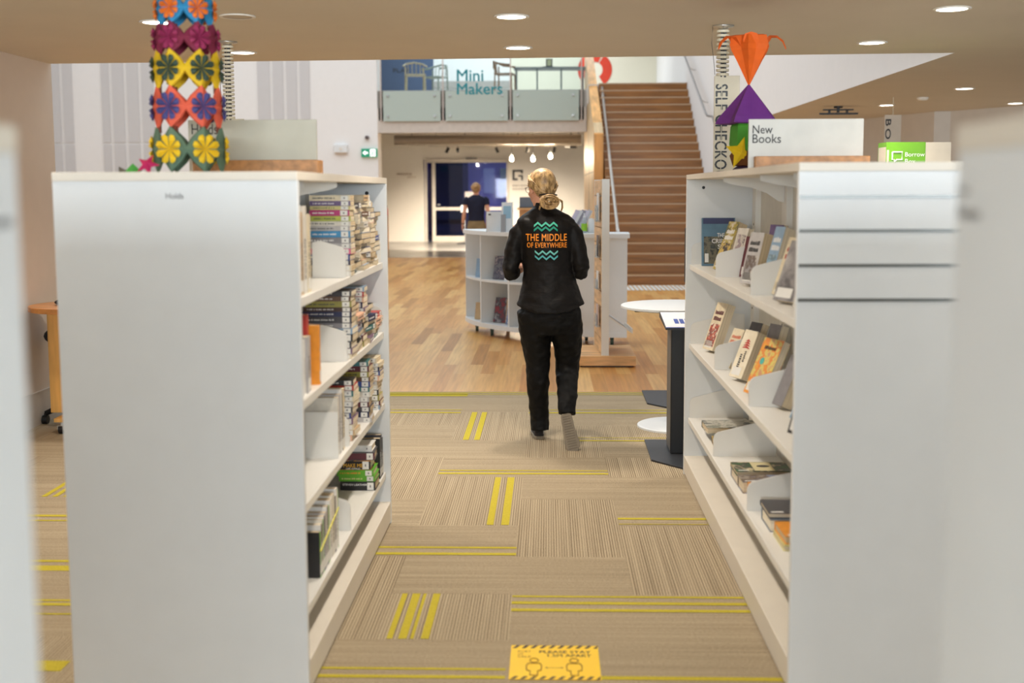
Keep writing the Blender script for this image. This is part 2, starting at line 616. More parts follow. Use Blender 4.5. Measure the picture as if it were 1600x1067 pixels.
# upper floor: slab, back wall (white, blue and beige stretches)
mb = MB()
mb.b2((-4.07, 28.06, 3.62), (0.9, 34, 4.03)); mb.b2((0.9, 26.75, 3.62), (3.09, 34, 4.03))
o = mb.build('slab_upper', wall_grey); o['kind'] = 'structure'
blue = mat('wall_paint_blue', (58, 78, 112), 0.6, var=0.05)
cream = mat('wall_paint_cream', (226, 220, 200), 0.7, var=0.01)
mb = MB()
mb.quad((-6, 34, 4.03), (-3.3, 34, 4.03), (-3.3, 34, 8), (-6, 34, 8))
mb.cur = 1; mb.quad((-3.3, 34, 4.03), (-1.1, 34, 4.03), (-1.1, 34, 8), (-3.3, 34, 8))
mb.cur = 2; mb.quad((-1.1, 34, 4.03), (3.09, 34, 4.03), (3.09, 34, 8), (-1.1, 34, 8))
mb.cur = 3; mb.b2((-3.3, 33.9, 4.6), (-1.1, 34, 4.78))
o = mb.build('wall_upper', [blue, wall_white, cream, mat('grey_rail', (168, 162, 156), 0.6)]); o['kind'] = 'structure'
wall('ceiling_upper', [((-6, 30, 6.6), (3.09, 30, 6.6), (3.09, 34, 6.6), (-6, 34, 6.6))], wall_white)
# under the balcony: beam, soffit, back wall with its wide opening
mb = MB(); mb.b2((-4.07, 28.0, 3.03), (0.9, 28.35, 3.62))
o = mb.build('beam', mat('fascia_paint', (196, 186, 176), 0.7)); o['kind'] = 'structure'
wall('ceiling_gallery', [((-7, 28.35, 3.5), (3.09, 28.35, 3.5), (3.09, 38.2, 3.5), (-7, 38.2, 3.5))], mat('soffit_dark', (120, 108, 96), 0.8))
mb = MB()
mb.quad((-7, 38.2, 0), (-4.04, 38.2, 0), (-4.04, 38.2, 3.5), (-7, 38.2, 3.5))
mb.quad((-4.04, 38.2, 2.66), (-1.3, 38.2, 2.66), (-1.3, 38.2, 3.5), (-4.04, 38.2, 3.5))
mb.quad((-1.3, 38.2, 0), (3.09, 38.2, 0), (3.09, 38.2, 3.5), (-1.3, 38.2, 3.5))
mb.quad((-7, 28.6, 0), (-7, 38.2, 0), (-7, 38.2, 3.5), (-7, 28.6, 3.5))
o = mb.build('wall_back', mat('gallery_wall_paint', (228, 220, 206), 0.7, var=0.01)); o['kind'] = 'structure'
# blue room behind the glass doors
roomblue = mat('room_paint_blue', (150, 154, 206), 0.6)
mb = MB()
mb.quad((-6, 42.5, 0), (1, 42.5, 0), (1, 42.5, 3.4), (-6, 42.5, 3.4))
mb.quad((-4.2, 38.3, 0), (-4.2, 42.5, 0), (-4.2, 42.5, 3.4), (-4.2, 38.3, 3.4))
mb.quad((0.5, 38.3, 0), (0.5, 42.5, 0), (0.5, 42.5, 3.4), (0.5, 38.3, 3.4))
o = mb.build('wall_blue_room', roomblue); o['kind'] = 'structure'
mb = MB(); mb.b2((-4.1, 40.2, 0), (-2.95, 40.3, 3.3))
o = mb.build('wall_dark_partition', mat('dark_partition', (84, 92, 128), 0.6)); o['kind'] = 'structure'
for k, (a, b) in enumerate(((-2.35, -1.95), (-1.75, -1.25))):  # added glowing panes imitating windows reflected in the door glass
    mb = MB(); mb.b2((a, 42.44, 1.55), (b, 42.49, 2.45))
    o = mb.build('reflection_pane_%d' % (k + 1), mat('reflection_glow_%d' % k, ((96, 110, 132), (70, 92, 84))[k], 0.3, emit=0.5)); o['kind'] = 'structure'
# ------------------------------------------------------------------ bookcases
def bookcase(label, s, xa, y0, y1, bays, levels, top, depth=0.782, grooves=(), plate=(0.03, 0.165), ptop=(0.125, 0.15), cat='bookcase'):
    """double-sided bookcase along the aisle; s is the side of the aisle, xa the distance of its face from the aisle line"""
    root = thing('bookcase', label, cat, (s * (xa + depth / 2), y0, 0))
    def bx(mb, u0, u1, a, b, z0, z1):
        xs = sorted((s * (u0 - depth / 2), s * (u1 - depth / 2)))
        return mb.b2((xs[0], a - y0, z0), (xs[1], b - y0, z1))
    th = 0.026
    zt = top - 0.028
    near = bx(MB(), 0, depth, y0, y0 + th, 0, zt).build('end_panel', white, root, bevel=0.002)
    for z in grooves:
        bx(MB(), 0.004, depth - 0.004, y0 - 0.0015, y0 + 0.004, z - 0.0055, z + 0.0055).build('slat_insert', mat('groove_insert', (126, 128, 126), 0.3, metal=0.7), near, label='dark metal groove across the panel')
    far = bx(MB(), 0, depth, y1 - th, y1, 0, zt).build('end_panel', white, root, bevel=0.002)
    mb = MB(); mb.tube([(s * (0.095 - depth / 2), y1 - th - 0.002 - y0, zt - 0.045), (s * (0.095 - depth / 2), y1 - th - y0 + 0.004, zt - 0.045)], 0.009, 12)
    mb.build('cam_fitting', black, far, label='small black cam fitting')
    bx(MB(), 0, depth, y0 - 0.002, y1 + 0.002, zt, top).build('top', edge, root, bevel=0.002)
    bx(MB(), 0.001, depth - 0.001, y0 + th, y1 - th, 0.012, 0.112).build('base', edge, root, bevel=0.002)
    bx(MB(), 0.02, depth - 0.02, y0 + th + 0.01, y1 - th - 0.01, 0, 0.014).build('plinth', charcoal, root)
    bx(MB(), depth / 2 - 0.004, depth / 2 + 0.004, y0 + th, y1 - th, 0.112, zt).build('back_panel', mat('back_panel_laminate', (214, 212, 204), 0.5), root)
    n = bays
    bl = (y1 - y0 - 2 * th) / n
    for k in range(n + 1):
        yc = y0 + th + bl * k
        ya, yb = max(yc - 0.055, y0 + th), min(yc + 0.055, y1 - th)
        if k == n: ya, yb = y1 - th - 0.20, y1 - th - 0.10
        for side in (0, 1):
            u = (depth / 2 - 0.034, depth / 2 - 0.004) if side == 0 else (depth / 2 + 0.004, depth / 2 + 0.034)
            post = bx(MB(), u[0], u[1], ya, yb, 0.112, zt - 0.001).build('upright', steel_white, root)
            if side == 0:
                mb = MB()
                for zz in (1.46, 1.40, 1.05, 0.99, 0.6, 0.54):
                    if zz < zt - 0.1: bx(mb, u[0] - 0.001, u[0] + 0.002, (ya + yb) / 2 - 0.006, (ya + yb) / 2 + 0.006, zz, zz + 0.012)
                mb.build('slot', black, post, label='row of dark slots')
        # curved bracket under the top
        if k < n:
            prof = [(0.06, 0), (0.06, -0.02), (0.10, -0.032), (0.2, -0.05), (0.27, -0.075), (0.33, -0.115), (0.356, -0.12), (0.356, 0)]
            mb = MB()
            yk = (y0 + th + 0.35 * bl) if k == 0 else yc
            vs = [(s * (u - depth / 2), yk - y0 - 0.002, zt + z) for u, z in prof] + [(s * (u - depth / 2), yk - y0 + 0.002, zt + z) for u, z in prof]
            m_ = len(prof)
            fs = [tuple(range(m_)), tuple(range(2 * m_ - 1, m_ - 1, -1))] + [(i, (i + 1) % m_, m_ + (i + 1) % m_, m_ + i) for i in range(m_)]
            mb._add(vs, fs)
            mb.build('top_bracket', steel_white, root)
    for z in levels:
        for k in range(n):
            a = y0 + th + bl * k + 0.002; b = a + bl - 0.004
            for side in (0, 1):
                f = (lambda u: u) if side == 0 else (lambda u: depth - u)
                us = sorted((f(0.026), f(depth / 2 - 0.036)))
                mb = bx(MB(), us[0], us[1], a, b, z - 0.022, z)
                lip = sorted((f(0.022), f(0.034)))
                bx(mb, lip[0], lip[1], a, b, z - 0.03, z + 0.001)
                sh = mb.build('shelf', steel_white, root, bevel=0.0015)
                if side == 0:
                    for yy in (a + 0.004, b - 0.004):
                        u0, u1 = plate; h0, h1 = ptop
                        prof = [(u0, 0), (u0, h0 - 0.03), (u0 + 0.006, h0 - 0.012), (u0 + 0.02, h0), (u0 + 0.75 * (u1 - u0), h1), (u1, h1 - 0.006), (u1, 0)]
                        vs = [(s * (u - depth / 2), yy - y0 - 0.002, z + q) for u, q in prof] + [(s * (u - depth / 2), yy - y0 + 0.002, z + q) for u, q in prof]
                        m_ = len(prof)
                        fs = [tuple(range(m_)), tuple(range(2 * m_ - 1, m_ - 1, -1))] + [(i, (i + 1) % m_, m_ + (i + 1) % m_, m_ + i) for i in range(m_)]
                        mb = MB(); mb._add(vs, fs)
                        mb.build('side_bracket', steel_white, sh)
    return root

LT, RT = 1.722, 1.744
LZ = (1.31, 0.968, 0.614, 0.262)
RZs = (1.232, 0.775, 0.338)
left_case = bookcase('white double-sided bookcase full of stacked holds, left of the aisle', -1, 0.79, 3.671, 5.717, 2, LZ, LT)
right_case = bookcase('white double-sided new books bookcase with grooved end panel, right of the aisle', 1, 0.79, 3.73, 6.756, 3, RZs, RT,
                      grooves=(1.635, 1.528, 1.418, 1.308), plate=(0.03, 0.34), ptop=(0.12, 0.175))
panel = [c for c in left_case.children if c.name.startswith('end_panel')][0]
lo = left_case.location
text('lettering', 'Holds', 0.056, 0.018, mat('grey_lettering', (112, 112, 112), 0.6), panel, frame((-1.208 - lo.x, 3.668 - lo.y, 1.637), (1, 0, 0), (0, 0, 1)), label='grey word Holds')

def near_case(label, s, xe, y_far, words):
    """end of a bookcase row standing across: its end panel faces the aisle"""
    root = thing('bookcase', label, 'bookcase', (s * xe, y_far, 0))
    def bx(mb, u0, u1, v0, v1, z0, z1):
        xs = sorted((s * u0, s * u1))
        return mb.b2((xs[0], -v1, z0), (xs[1], -v0, z1))
    D = 0.76; Lg = 1.9; zt = 1.70
    pn = bx(MB(), 0, 0.026, 0, D, 0, zt).build('end_panel', white, root, bevel=0.002)
    bx(MB(), Lg - 0.026, Lg, 0, D, 0, zt).build('end_panel', white, root, bevel=0.002)
    bx(MB(), -0.002, Lg, 0, D, zt, zt + 0.028).build('top', edge, root, bevel=0.002)
    bx(MB(), 0.026, Lg - 0.026, 0.001, D - 0.001, 0, 0.112).build('base', edge, root)
    bx(MB(), 0.026, Lg - 0.026, D / 2 - 0.004, D / 2 + 0.004, 0.112, zt).build('back_panel', white, root)
    for z in (0.3, 0.64, 0.98, 1.32):
        bx(MB(), 0.028, Lg - 0.028, 0.03, D / 2 - 0.006, z - 0.02, z).build('shelf', steel_white, root)
        bx(MB(), 0.028, Lg - 0.028, D / 2 + 0.006, D - 0.03, z - 0.02, z).build('shelf', steel_white, root)
    for w, v, z, wd in words:
        # reads left to right when seen from the aisle
        ax = (0, -1, 0) if s > 0 else (0, 1, 0)
        text('lettering', w, wd, None, dark_text, pn, frame((-s * 0.0012, -v, z), ax, (0, 0, 1)))
    return root

near_case('blurred white bookcase end panel closest to the camera on the right edge', 1, 0.447, 1.30, [('New', 0.012, 1.653, 0.03), ('Releases', 0.012, 1.628, 0.065)])
near_case('blurred white bookcase end panel closest to the camera on the left edge', -1, 0.55, 1.20, [('New', 0.085, 1.65, 0.03), ('Releases', 0.085, 1.625, 0.065)])

# ------------------------------------------------------------------ signs on top of the bookcases
def shelf_sign(label, x0, x1, y, z0, ztop, lines, bx0, bx1, face):
    root = thing('shelf_sign', label, 'sign', ((x0 + x1) / 2, y, z0))
    cx = (x0 + x1) / 2
    MB().b2((x0 - cx, -0.006, 0.004), (x1 - cx, 0.006, ztop - z0)).build('board', face, root, bevel=0.0015)
    MB().b2((bx0 - cx, 0.0065, 0), (bx1 - cx, 0.06, 0.062)).build('wooden_base', timber, root, bevel=0.003)
    mb = MB(); mb.b2((bx0 + 0.012 - cx, -0.05, 0), (bx1 - cx, -0.0065, 0.062)); mb.build('wooden_base', timber, root, bevel=0.003)
    for w, x, z, wd, h in lines:
        text('lettering', w, wd, h, dark_text, root, frame((x - cx, -0.0075, z - z0), (1, 0, 0), (0, 0, 1)), bold=0.004)
    return root
sign_face = mat('sign_face', (204, 202, 194), 0.5)
shelf_sign('white New Books sign board on a wooden base', 0.894, 1.402, 5.3, RT, 1.971,
           [('New', 0.911, 1.907, 0.088, 0.037), ('Books', 0.911, 1.865, 0.126, 0.039)], 0.906, 1.423, sign_face)
shelf_sign('beige Holds sign board on a wooden base behind the paper tower', -1.447, -0.928, 4.7, LT, 1.945,
           [('Holds', -1.432, 1.888, 0.105, 0.041)], -1.432, -0.917, mat('sign_face_beige', (186, 182, 164), 0.5))
# ------------------------------------------------------------------ books
pages = page_mat()
sticker_m = mat('spine_label_paper', (228, 226, 220), 0.6)
ORD = ['topmost', 'second', 'third', 'fourth', 'fifth', 'sixth', 'seventh', 'eighth', 'ninth', 'tenth', 'eleventh', 'twelfth', 'thirteenth', 'fourteenth', 'fifteenth', 'sixteenth', 'seventeenth']
INK = {
    'cream': (222, 208, 178), 'violet': (104, 84, 124), 'pale yellow': (206, 196, 132), 'magenta': (176, 52, 108), 'lime': (172, 178, 72), 'off-white': (216, 210, 198),
    'light grey': (186, 182, 180), 'sky blue': (66, 140, 186), 'grey': (134, 130, 132), 'pink': (222, 98, 142), 'blue': (52, 72, 140), 'navy': (36, 42, 78), 'black': (28, 27, 28),
    'dark grey': (66, 64, 68), 'brown': (104, 76, 58), 'olive': (150, 144, 66), 'dark brown': (70, 48, 40), 'slate': (92, 104, 118), 'pale blue': (140, 166, 190), 'mauve': (126, 100, 122),
    'red': (178, 52, 44), 'tan': (190, 160, 120), 'peach': (226, 180, 150), 'teal': (44, 110, 112), 'green': (96, 166, 40), 'maroon': (96, 34, 44), 'orange': (226, 146, 40), 'white': (230, 228, 224),
}
def ink(c):
    return mat('cover_' + c.replace(' ', '_').replace('-', '_'), INK[c], 0.4, var=0.1, scale=30)

def book(M, L, D, Tk, cover, label, group, sticker=True, title=None, hard=False, cat='book', spine=None):
    r = thing('book', label, cat, M=M, group=group)
    t = 0.0028 if hard else 0.0012
    i = 0.004 if hard else 0.0008
    mb = MB()
    mb.b2((0, 0, 0), (L, D, t)); mb.b2((0, 0, Tk - t), (L, D, Tk)); 
    if spine is not None: mb.cur = 1
    mb.b2((0, 0, t), (L, t, Tk - t))
    mb.build('cover', [cover, spine] if spine is not None else cover, r)
    MB().b2((i, t, t), (L - i, D - i, Tk - t)).build('pages', pages, r)
    if sticker:
        w = min(0.03, L * 0.2)
        MB().b2((L - 0.008 - w, -0.0006, Tk * 0.08), (L - 0.008, 0, Tk * 0.92)).build('spine_label', sticker_m, r, label='white shelf label on the spine')
        MB().b2((L - 0.008 - w * 0.6, -0.0009, Tk * 0.36), (L - 0.008 - w * 0.42, -0.0006, Tk * 0.64)).build('spine_lettering', mat('label_print', (110, 108, 108), 0.6), r)
    if title:
        tm = mat('title_' + title.replace(' ', '_'), INK.get(title, (230, 226, 214)), 0.5)
        mb = MB()
        x = L * 0.08
        rr = random.Random(int(L * 1e5) + int(Tk * 1e5))
        while x < L * 0.62:
            w = rr.uniform(0.003, 0.008)
            mb.b2((x, -0.0005, Tk * 0.38), (x + w, 0, Tk * rr.uniform(0.56, 0.64)))
            x += w + rr.choice((0.0015, 0.0015, 0.005))
        mb.build('spine_lettering', tm, r)
    return r

rb = random.Random(11)
DARK = {'violet', 'magenta', 'sky blue', 'blue', 'navy', 'black', 'dark grey', 'brown', 'dark brown', 'slate', 'mauve', 'red', 'maroon', 'teal', 'grey', 'green'}
def stack(where, xr, y, z0, names, group, ths=None, L0=0.172, D0=0.112, flip=0.0, jit=1.0, kind='paperback', along=False):
    """flat pile, names listed from the top down; spines face the camera end unless turned"""
    n = len(names)
    z = z0
    for k in range(n - 1, -1, -1):
        c = names[k]
        Tk = ths[k] if ths else rb.uniform(0.019, 0.027)
        L = L0 + rb.uniform(-0.01, 0.012); D = D0 + rb.uniform(-0.006, 0.004)
        a = math.radians(rb.uniform(-3.5, 3.5) * jit)
        x = xr + rb.uniform(-0.012, 0.004) * jit
        yy = y + rb.uniform(-0.004, 0.006) * jit
        turned = rb.random() < flip
        if along:      # long side along the aisle, spine or pages outward
            a *= 2.2; x = xr + rb.uniform(-0.022, 0.006); yy = y + rb.uniform(-0.012, 0.012)
            M = T(x, yy + L / 2, z) @ RZ(a) @ T(-D, 0, 0) @ RZ(-PI / 2) if turned else T(x, yy - L / 2, z) @ RZ(a) @ RZ(PI / 2)
        elif turned:
            M = T(x, yy, z) @ RZ(a) @ T(0, D, 0) @ RZ(PI)
        else:
            M = T(x, yy, z) @ RZ(a) @ T(-L, 0, 0)
        lab = '%s %s, %s in the %s' % (c, kind, ('topmost' if k == 0 else ORD[k] + ' from the top'), where)
        if turned: lab = '%s %s with pages outward, %s in the %s' % (c, kind, ('topmost' if k == 0 else ORD[k] + ' down'), where)
        book(M, L, D, Tk, ink(c), lab, group, title=('white' if c in DARK else 'dark grey') if not turned else None, sticker=not turned or rb.random() < 0.4)
        z += Tk + 0.0004
    return z

G1 = 'held books stacked on the left bookcase'
pal = ['cream', 'cream', 'off-white', 'off-white', 'tan', 'light grey', 'dark grey', 'navy', 'brown', 'maroon', 'slate', 'tan', 'black', 'blue', 'mauve', 'pale blue', 'peach', 'olive', 'teal', 'red']
def rnd(n): return [rb.choice(pal) for _ in range(n)]
# upper shelf
stack('nearest stack, upper left shelf', -0.808, 4.755, LZ[0], ['cream', 'violet', 'pale yellow', 'magenta', 'lime', 'off-white', 'light grey', 'sky blue', 'grey', 'light grey', 'pink', 'blue', 'navy', 'cream', 'off-white'], G1,
      ths=[0.023, 0.02, 0.016, 0.024, 0.021, 0.019, 0.02, 0.026, 0.024, 0.021, 0.022, 0.025, 0.02, 0.022, 0.024], jit=0.45)
for k, (y, n, al) in enumerate(((4.985, 13, True), (5.19, 14, True), (5.34, 13, False), (5.545, 11, True))):
    stack('%s stack, upper left shelf' % ORD[k + 1], -0.812, y, LZ[0], rnd(n), G1, flip=0.8, L0=0.175 if al else 0.168, along=al)
# second shelf
stack('nearest stack, second left shelf', -0.81, 4.755, LZ[1], ['dark grey', 'brown', 'olive', 'dark brown', 'navy', 'dark grey', 'grey', 'pale blue', 'black', 'dark grey', 'mauve', 'cream'], G1,
      ths=[0.022, 0.02, 0.024, 0.018, 0.02, 0.026, 0.022, 0.024, 0.03, 0.028, 0.024, 0.02], L0=0.20, D0=0.13, jit=0.5)
for k, (y, n, al) in enumerate(((5.0, 9, True), (5.12, 11, False), (5.34, 7, True), (5.54, 5, True))):
    stack('%s stack, second left shelf' % ORD[k + 1], -0.815, y, LZ[1], rnd(n), G1, flip=0.5 if al else 0.0, L0=0.175, along=al)
# third shelf
for k, (y, n) in enumerate(((4.80, 11), (4.95, 8), (5.20, 12), (5.50, 11))):
    stack('%s stack, third left shelf' % ('nearest' if k == 0 else ORD[k]), (-0.818, -0.85, -0.806, -0.81)[k], y, LZ[2], rnd(n), G1, flip=0.0, L0=0.17, D0=0.12)
# lowest shelf: hardbacks lying in one pile
def lying(label, xr, y, z, L, D, Tk, cover, group, words=(), spine=None, a=0.0, title=None):
    r = book(T(xr, y, z) @ RZ(a) @ T(-L, 0, 0), L, D, Tk, cover, label, group, hard=True, spine=spine, title=title)
    for w, x, zf, wd, h, m in words:
        text('spine_lettering', w, wd, h, m, r, frame((x, -0.0006, zf), (1, 0, 0), (0, 0, 1)), bold=0.02)
    return r
G4 = 'hardbacks piled on the lowest left shelf'
gold = mat('title_gold', (232, 176, 52), 0.4)
wht = mat('title_white', (226, 224, 216), 0.5)
z = LZ[3]
lying('black hardback at the bottom of the lowest left shelf pile', -0.812, 5.33, z, 0.165, 0.15, 0.042, ink('black'), G4, [('STEVEN LEATHER', 0.012, 0.024, 0.115, 0.009, wht)]); z += 0.0425
lying('bright green hardback directly above the black bottom one', -0.814, 5.335, z, 0.17, 0.15, 0.026, ink('green'), G4, [], title='pale yellow'); z += 0.0265
lying('bright green hardback with orange title under the Make Me book', -0.82, 5.332, z, 0.172, 0.15, 0.028, ink('green'), G4, [], title='orange'); z += 0.0285
mk = printed('make_me_cover', [(34, 32, 34), (60, 56, 58), (206, 140, 50), (120, 116, 118)], 12)
lying('thick dark hardback with the gold title Make Me', -0.834, 5.335, z, 0.156, 0.15, 0.044, mk, G4, [('MAKE ME', 0.030, 0.013, 0.090, 0.017, gold), ('LEE CHILD', 0.042, 0.003, 0.066, 0.007, wht)], spine=ink('black')); z += 0.0445
lying('black and red hardback on top of the lowest left shelf pile', -0.815, 5.345, z, 0.17, 0.14, 0.036, ink('dark grey'), G4, [], spine=ink('maroon'), a=0.05); z += 0.0365
lying('white hardback in clear wrap above the black and red one', -0.83, 5.36, z, 0.16, 0.13, 0.03, ink('white'), G4, [])

def standing(label, xs, yfar, z, h, D, Tk, cover, group, spine=None, lean=0.0, sticker=True, title=None, s=-1, hard=False):
    """upright, spine towards the aisle; thickness runs towards the camera from yfar"""
    M = frame((xs, yfar, z), (0, 0, 1), (s, 0, 0)) if s < 0 else frame((xs, yfar - Tk, z), (0, 0, 1), (s, 0, 0))
    if lean:
        M = T(xs, yfar, z) @ Matrix.Rotation(lean, 4, 'X') @ T(-xs, -yfar, -z) @ M
    r = book(M, h, D, Tk, cover, label, group, sticker=False, title=title, spine=spine, hard=hard)
    if sticker:
        MB().b2((0.012, -0.0006, Tk * 0.06), (0.05, 0, Tk * 0.94)).build('spine_label', sticker_m, r, label='white shelf label on the spine')
    return r
G5 = 'books standing upright on the left bookcase'
SP = 'standing nearest the end panel'
# upper shelf, near bay
for k, (c, y, Tk, h) in enumerate((('cream', 4.05, 0.05, 0.27), ('off-white', 3.985, 0.055, 0.30), ('tan', 3.92, 0.04, 0.28), ('pale blue', 3.87, 0.04, 0.29))):
    standing('%s book standing %s on the upper left shelf near bay' % (c, ('farthest back', 'second from the back', 'third from the back', 'nearest')[k]), -0.83, y, LZ[0], h, 0.16, Tk, ink(c), G5, title='dark grey')
# second shelf
standing('tall red book standing on the second left shelf', -0.84, 4.035, LZ[1], 0.265, 0.17, 0.035, ink('red'), G5, title='white')
standing('orange yellow book standing right of the red one', -0.82, 4.135, LZ[1], 0.215, 0.15, 0.02, ink('orange'), G5, title='off-white')
standing('pale grey banded book standing before the red one, second left shelf', -0.825, 3.985, LZ[1], 0.195, 0.15, 0.05, ink('light grey'), G5, title='dark grey')
standing('white banded book standing nearest on the second left shelf', -0.83, 3.92, LZ[1], 0.19, 0.15, 0.03, ink('white'), G5, title='grey')
# third shelf, behind the white bookend
for k, (c, y, Tk, h) in enumerate((('cream', 4.665, 0.035, 0.25), ('dark grey', 4.625, 0.012, 0.235), ('white', 4.61, 0.02, 0.255), ('light grey', 4.585, 0.03, 0.24), ('off-white', 4.545, 0.03, 0.235))):
    standing('%s book standing %s behind the large bookend, third left shelf' % (c, ('farthest', 'fourth', 'third', 'second', 'first')[k]), -0.832, y, LZ[2], h, 0.17, Tk, ink(c), G5, title='dark grey')
mb = MB()
mb.b2((-0.955, 4.478, LZ[2]), (-0.825, 4.482, LZ[2] + 0.185)); mb.b2((-0.955, 4.482, LZ[2]), (-0.825, 4.54, LZ[2] + 0.003))
tag(mb.build('bookend', steel_white, bevel=0.001), 'large white metal bookend on the third left shelf', 'bookend')
# lowest shelf: wrapped books in a yellow band
seq = [('green', 0.022, 0.17, 'black'), ('dark brown', 0.03, 0.19, 'white'), ('green', 0.018, 0.20, 'off-white'), ('navy', 0.03, 0.205, 'white'), ('light grey', 0.03, 0.21, 'light grey'),
       ('dark grey', 0.026, 0.225, 'white'), ('green', 0.02, 0.22, 'off-white'), ('white', 0.045, 0.235, 'white'), ('off-white', 0.05, 0.24, 'off-white'), ('dark grey', 0.03, 0.22, 'light grey'), ('white', 0.03, 0.245, 'white'), ('green', 0.012, 0.235, 'white')]
y = 4.085
for k, (c, Tk, h, cov) in enumerate(seq):
    y += Tk + 0.003
    standing('%s-spined wrapped book, %s from the front on the lowest left shelf' % (c, ('first',) [0] if k == 0 else ORD[k]), -0.828, y, LZ[3], h, 0.14, Tk, ink(cov), G5, spine=ink(c), title='white' if c in DARK else 'dark grey')
mb = MB()
pts = [(-0.826, 4.09, LZ[3] + 0.10), (-0.826, 4.3, LZ[3] + 0.135), (-0.826, 4.46, LZ[3] + 0.16)]
mb.tube(pts, 0.003, 8); rbo = mb.build('rubber_band', mat('yellow_rubber', (214, 206, 90), 0.5)); tag(rbo, 'yellow rubber band around the wrapped books on the lowest left shelf', 'rubber band')
for k, (c, Tk, h) in enumerate((('black', 0.03, 0.2), ('dark grey', 0.022, 0.21), ('black', 0.025, 0.19))):
    standing('%s book standing %s behind the hardback pile, lowest left shelf' % (c, ('first', 'second', 'third')[k]), -0.82, 5.58 + 0.034 * k, LZ[3], h, 0.14, Tk, ink(c), G5, title='white')

# ------------------------------------------------------------------ right bookcase
GR = 'new books leaning on the right bookcase'
def leaning(label, px, py, z, h, W, Tk, cover, spine=None, yaw=20, lean=19, sticker=True, group=GR, words=(), deco=None):
    """front cover towards the aisle and the camera, leaning back; (px, py) is the far lower corner of the cover"""
    a = math.radians(yaw); l = math.radians(lean)
    w = Vector((math.sin(a), -math.cos(a), 0)); t = Vector((math.cos(a), math.sin(a), 0)); Zv = Vector((0, 0, 1))
    U = Zv * math.cos(l) + t * math.sin(l)
    M = frame((px, py, z + Tk * math.sin(l) + 0.0005), U, w)
    r = book(M, h, W, Tk, cover, label, group, sticker=False, spine=spine)
    if deco:
        decorate(r, h, W, deco[0], deco[1], int(h * 1e4), deco[2])
    # the cover facing the aisle is the z = 0 board
    if sticker:
        MB().b2((0.012, 0.01, -0.0006), (0.05, W - 0.03, 0)).build('cover_label', sticker_m, r, label='white label low on the cover')
    for body, x, yy, wd, hh, m, vert in words:
        if vert:   # runs up the cover
            text('cover_lettering', body, wd, hh, m, r, frame((x, W - yy, -0.0008), (1, 0, 0), (0, -1, 0)), bold=0.01)
        else:
            text('cover_lettering', body, wd, hh, m, r, frame((x, yy, -0.0008), (0, 1, 0), (1, 0, 0)), bold=0.02)
    return r
def bars(r, rows, m):
    rr = random.Random(5)
    mb = MB()
    for x, y, lx, ly in rows:      # a row of unreadable small print
        if lx > ly:
            q = x
            while q < x + lx:
                w = rr.uniform(0.004, 0.008); mb.b2((q, y, -0.001), (q + w, y + ly * rr.uniform(0.7, 1), -0.0003)); q += w + 0.003
        else:
            q = y
            while q < y + ly:
                w = rr.uniform(0.004, 0.008); mb.b2((x, q, -0.001), (x + lx * rr.uniform(0.7, 1), q + w, -0.0003)); q += w + 0.003
    mb.build('cover_lettering', m, r)
def decorate(r, h, W, pic, tm, seed, low=True):
    """picture panel and two rows of title print on the cover that faces the aisle"""
    rr = random.Random(seed)
    a, b = (0.07, 0.55) if low else (0.38, 0.86)
    MB().b2((h * a, W * 0.10, -0.0006), (h * b, W * 0.90, -0.0001)).build('cover_picture', pic, r)
    bars(r, [(h * (0.62 if low else 0.10) + q * h * 0.13, W * 0.14, h * 0.085, W * rr.uniform(0.6, 0.74)) for q in range(2)], tm)
def onx(px, X=0.845): return X * 1823 / (px - 857)
z1, z2, z3 = RZs
# upper shelf
cr = printed('desert_cover', [(30, 34, 32), (52, 58, 54), (110, 104, 84), (40, 44, 42)], 9)
r = book(frame((0.862, 6.575, z1 + 0.001), (0, 0.10, 1), (1, 0, 0)), 0.27, 0.185, 0.03, mat('cover_desert_sky', (84, 118, 140), 0.4, var=0.2, scale=9), 'face-out paperback with the white word The on a dark desert cover, upper right shelf', GR, sticker=False)
MB().b2((0.012, 0.010, -0.0005), (0.165, 0.172, -0.0001)).build('cover_picture', cr, r)
MB().b2((0.236, 0.006, -0.0006), (0.268, 0.178, -0.0001)).build('cover_strip', mat('strip_navy', (52, 58, 96), 0.5), r)
for w, x, yy, wd in (('THE', 0.160, 0.085, 0.040), ('CRIPP', 0.128, 0.055, 0.078), ('S', 0.096, 0.088, 0.016)):
    text('cover_lettering', w, wd, 0.024, wht, r, frame((x, yy, -0.0009), (0, 1, 0), (1, 0, 0)), bold=0.02)
MB().b2((0.02, 0.015, -0.0012), (0.07, 0.036, -0.0006)).build('cover_label', sticker_m, r)
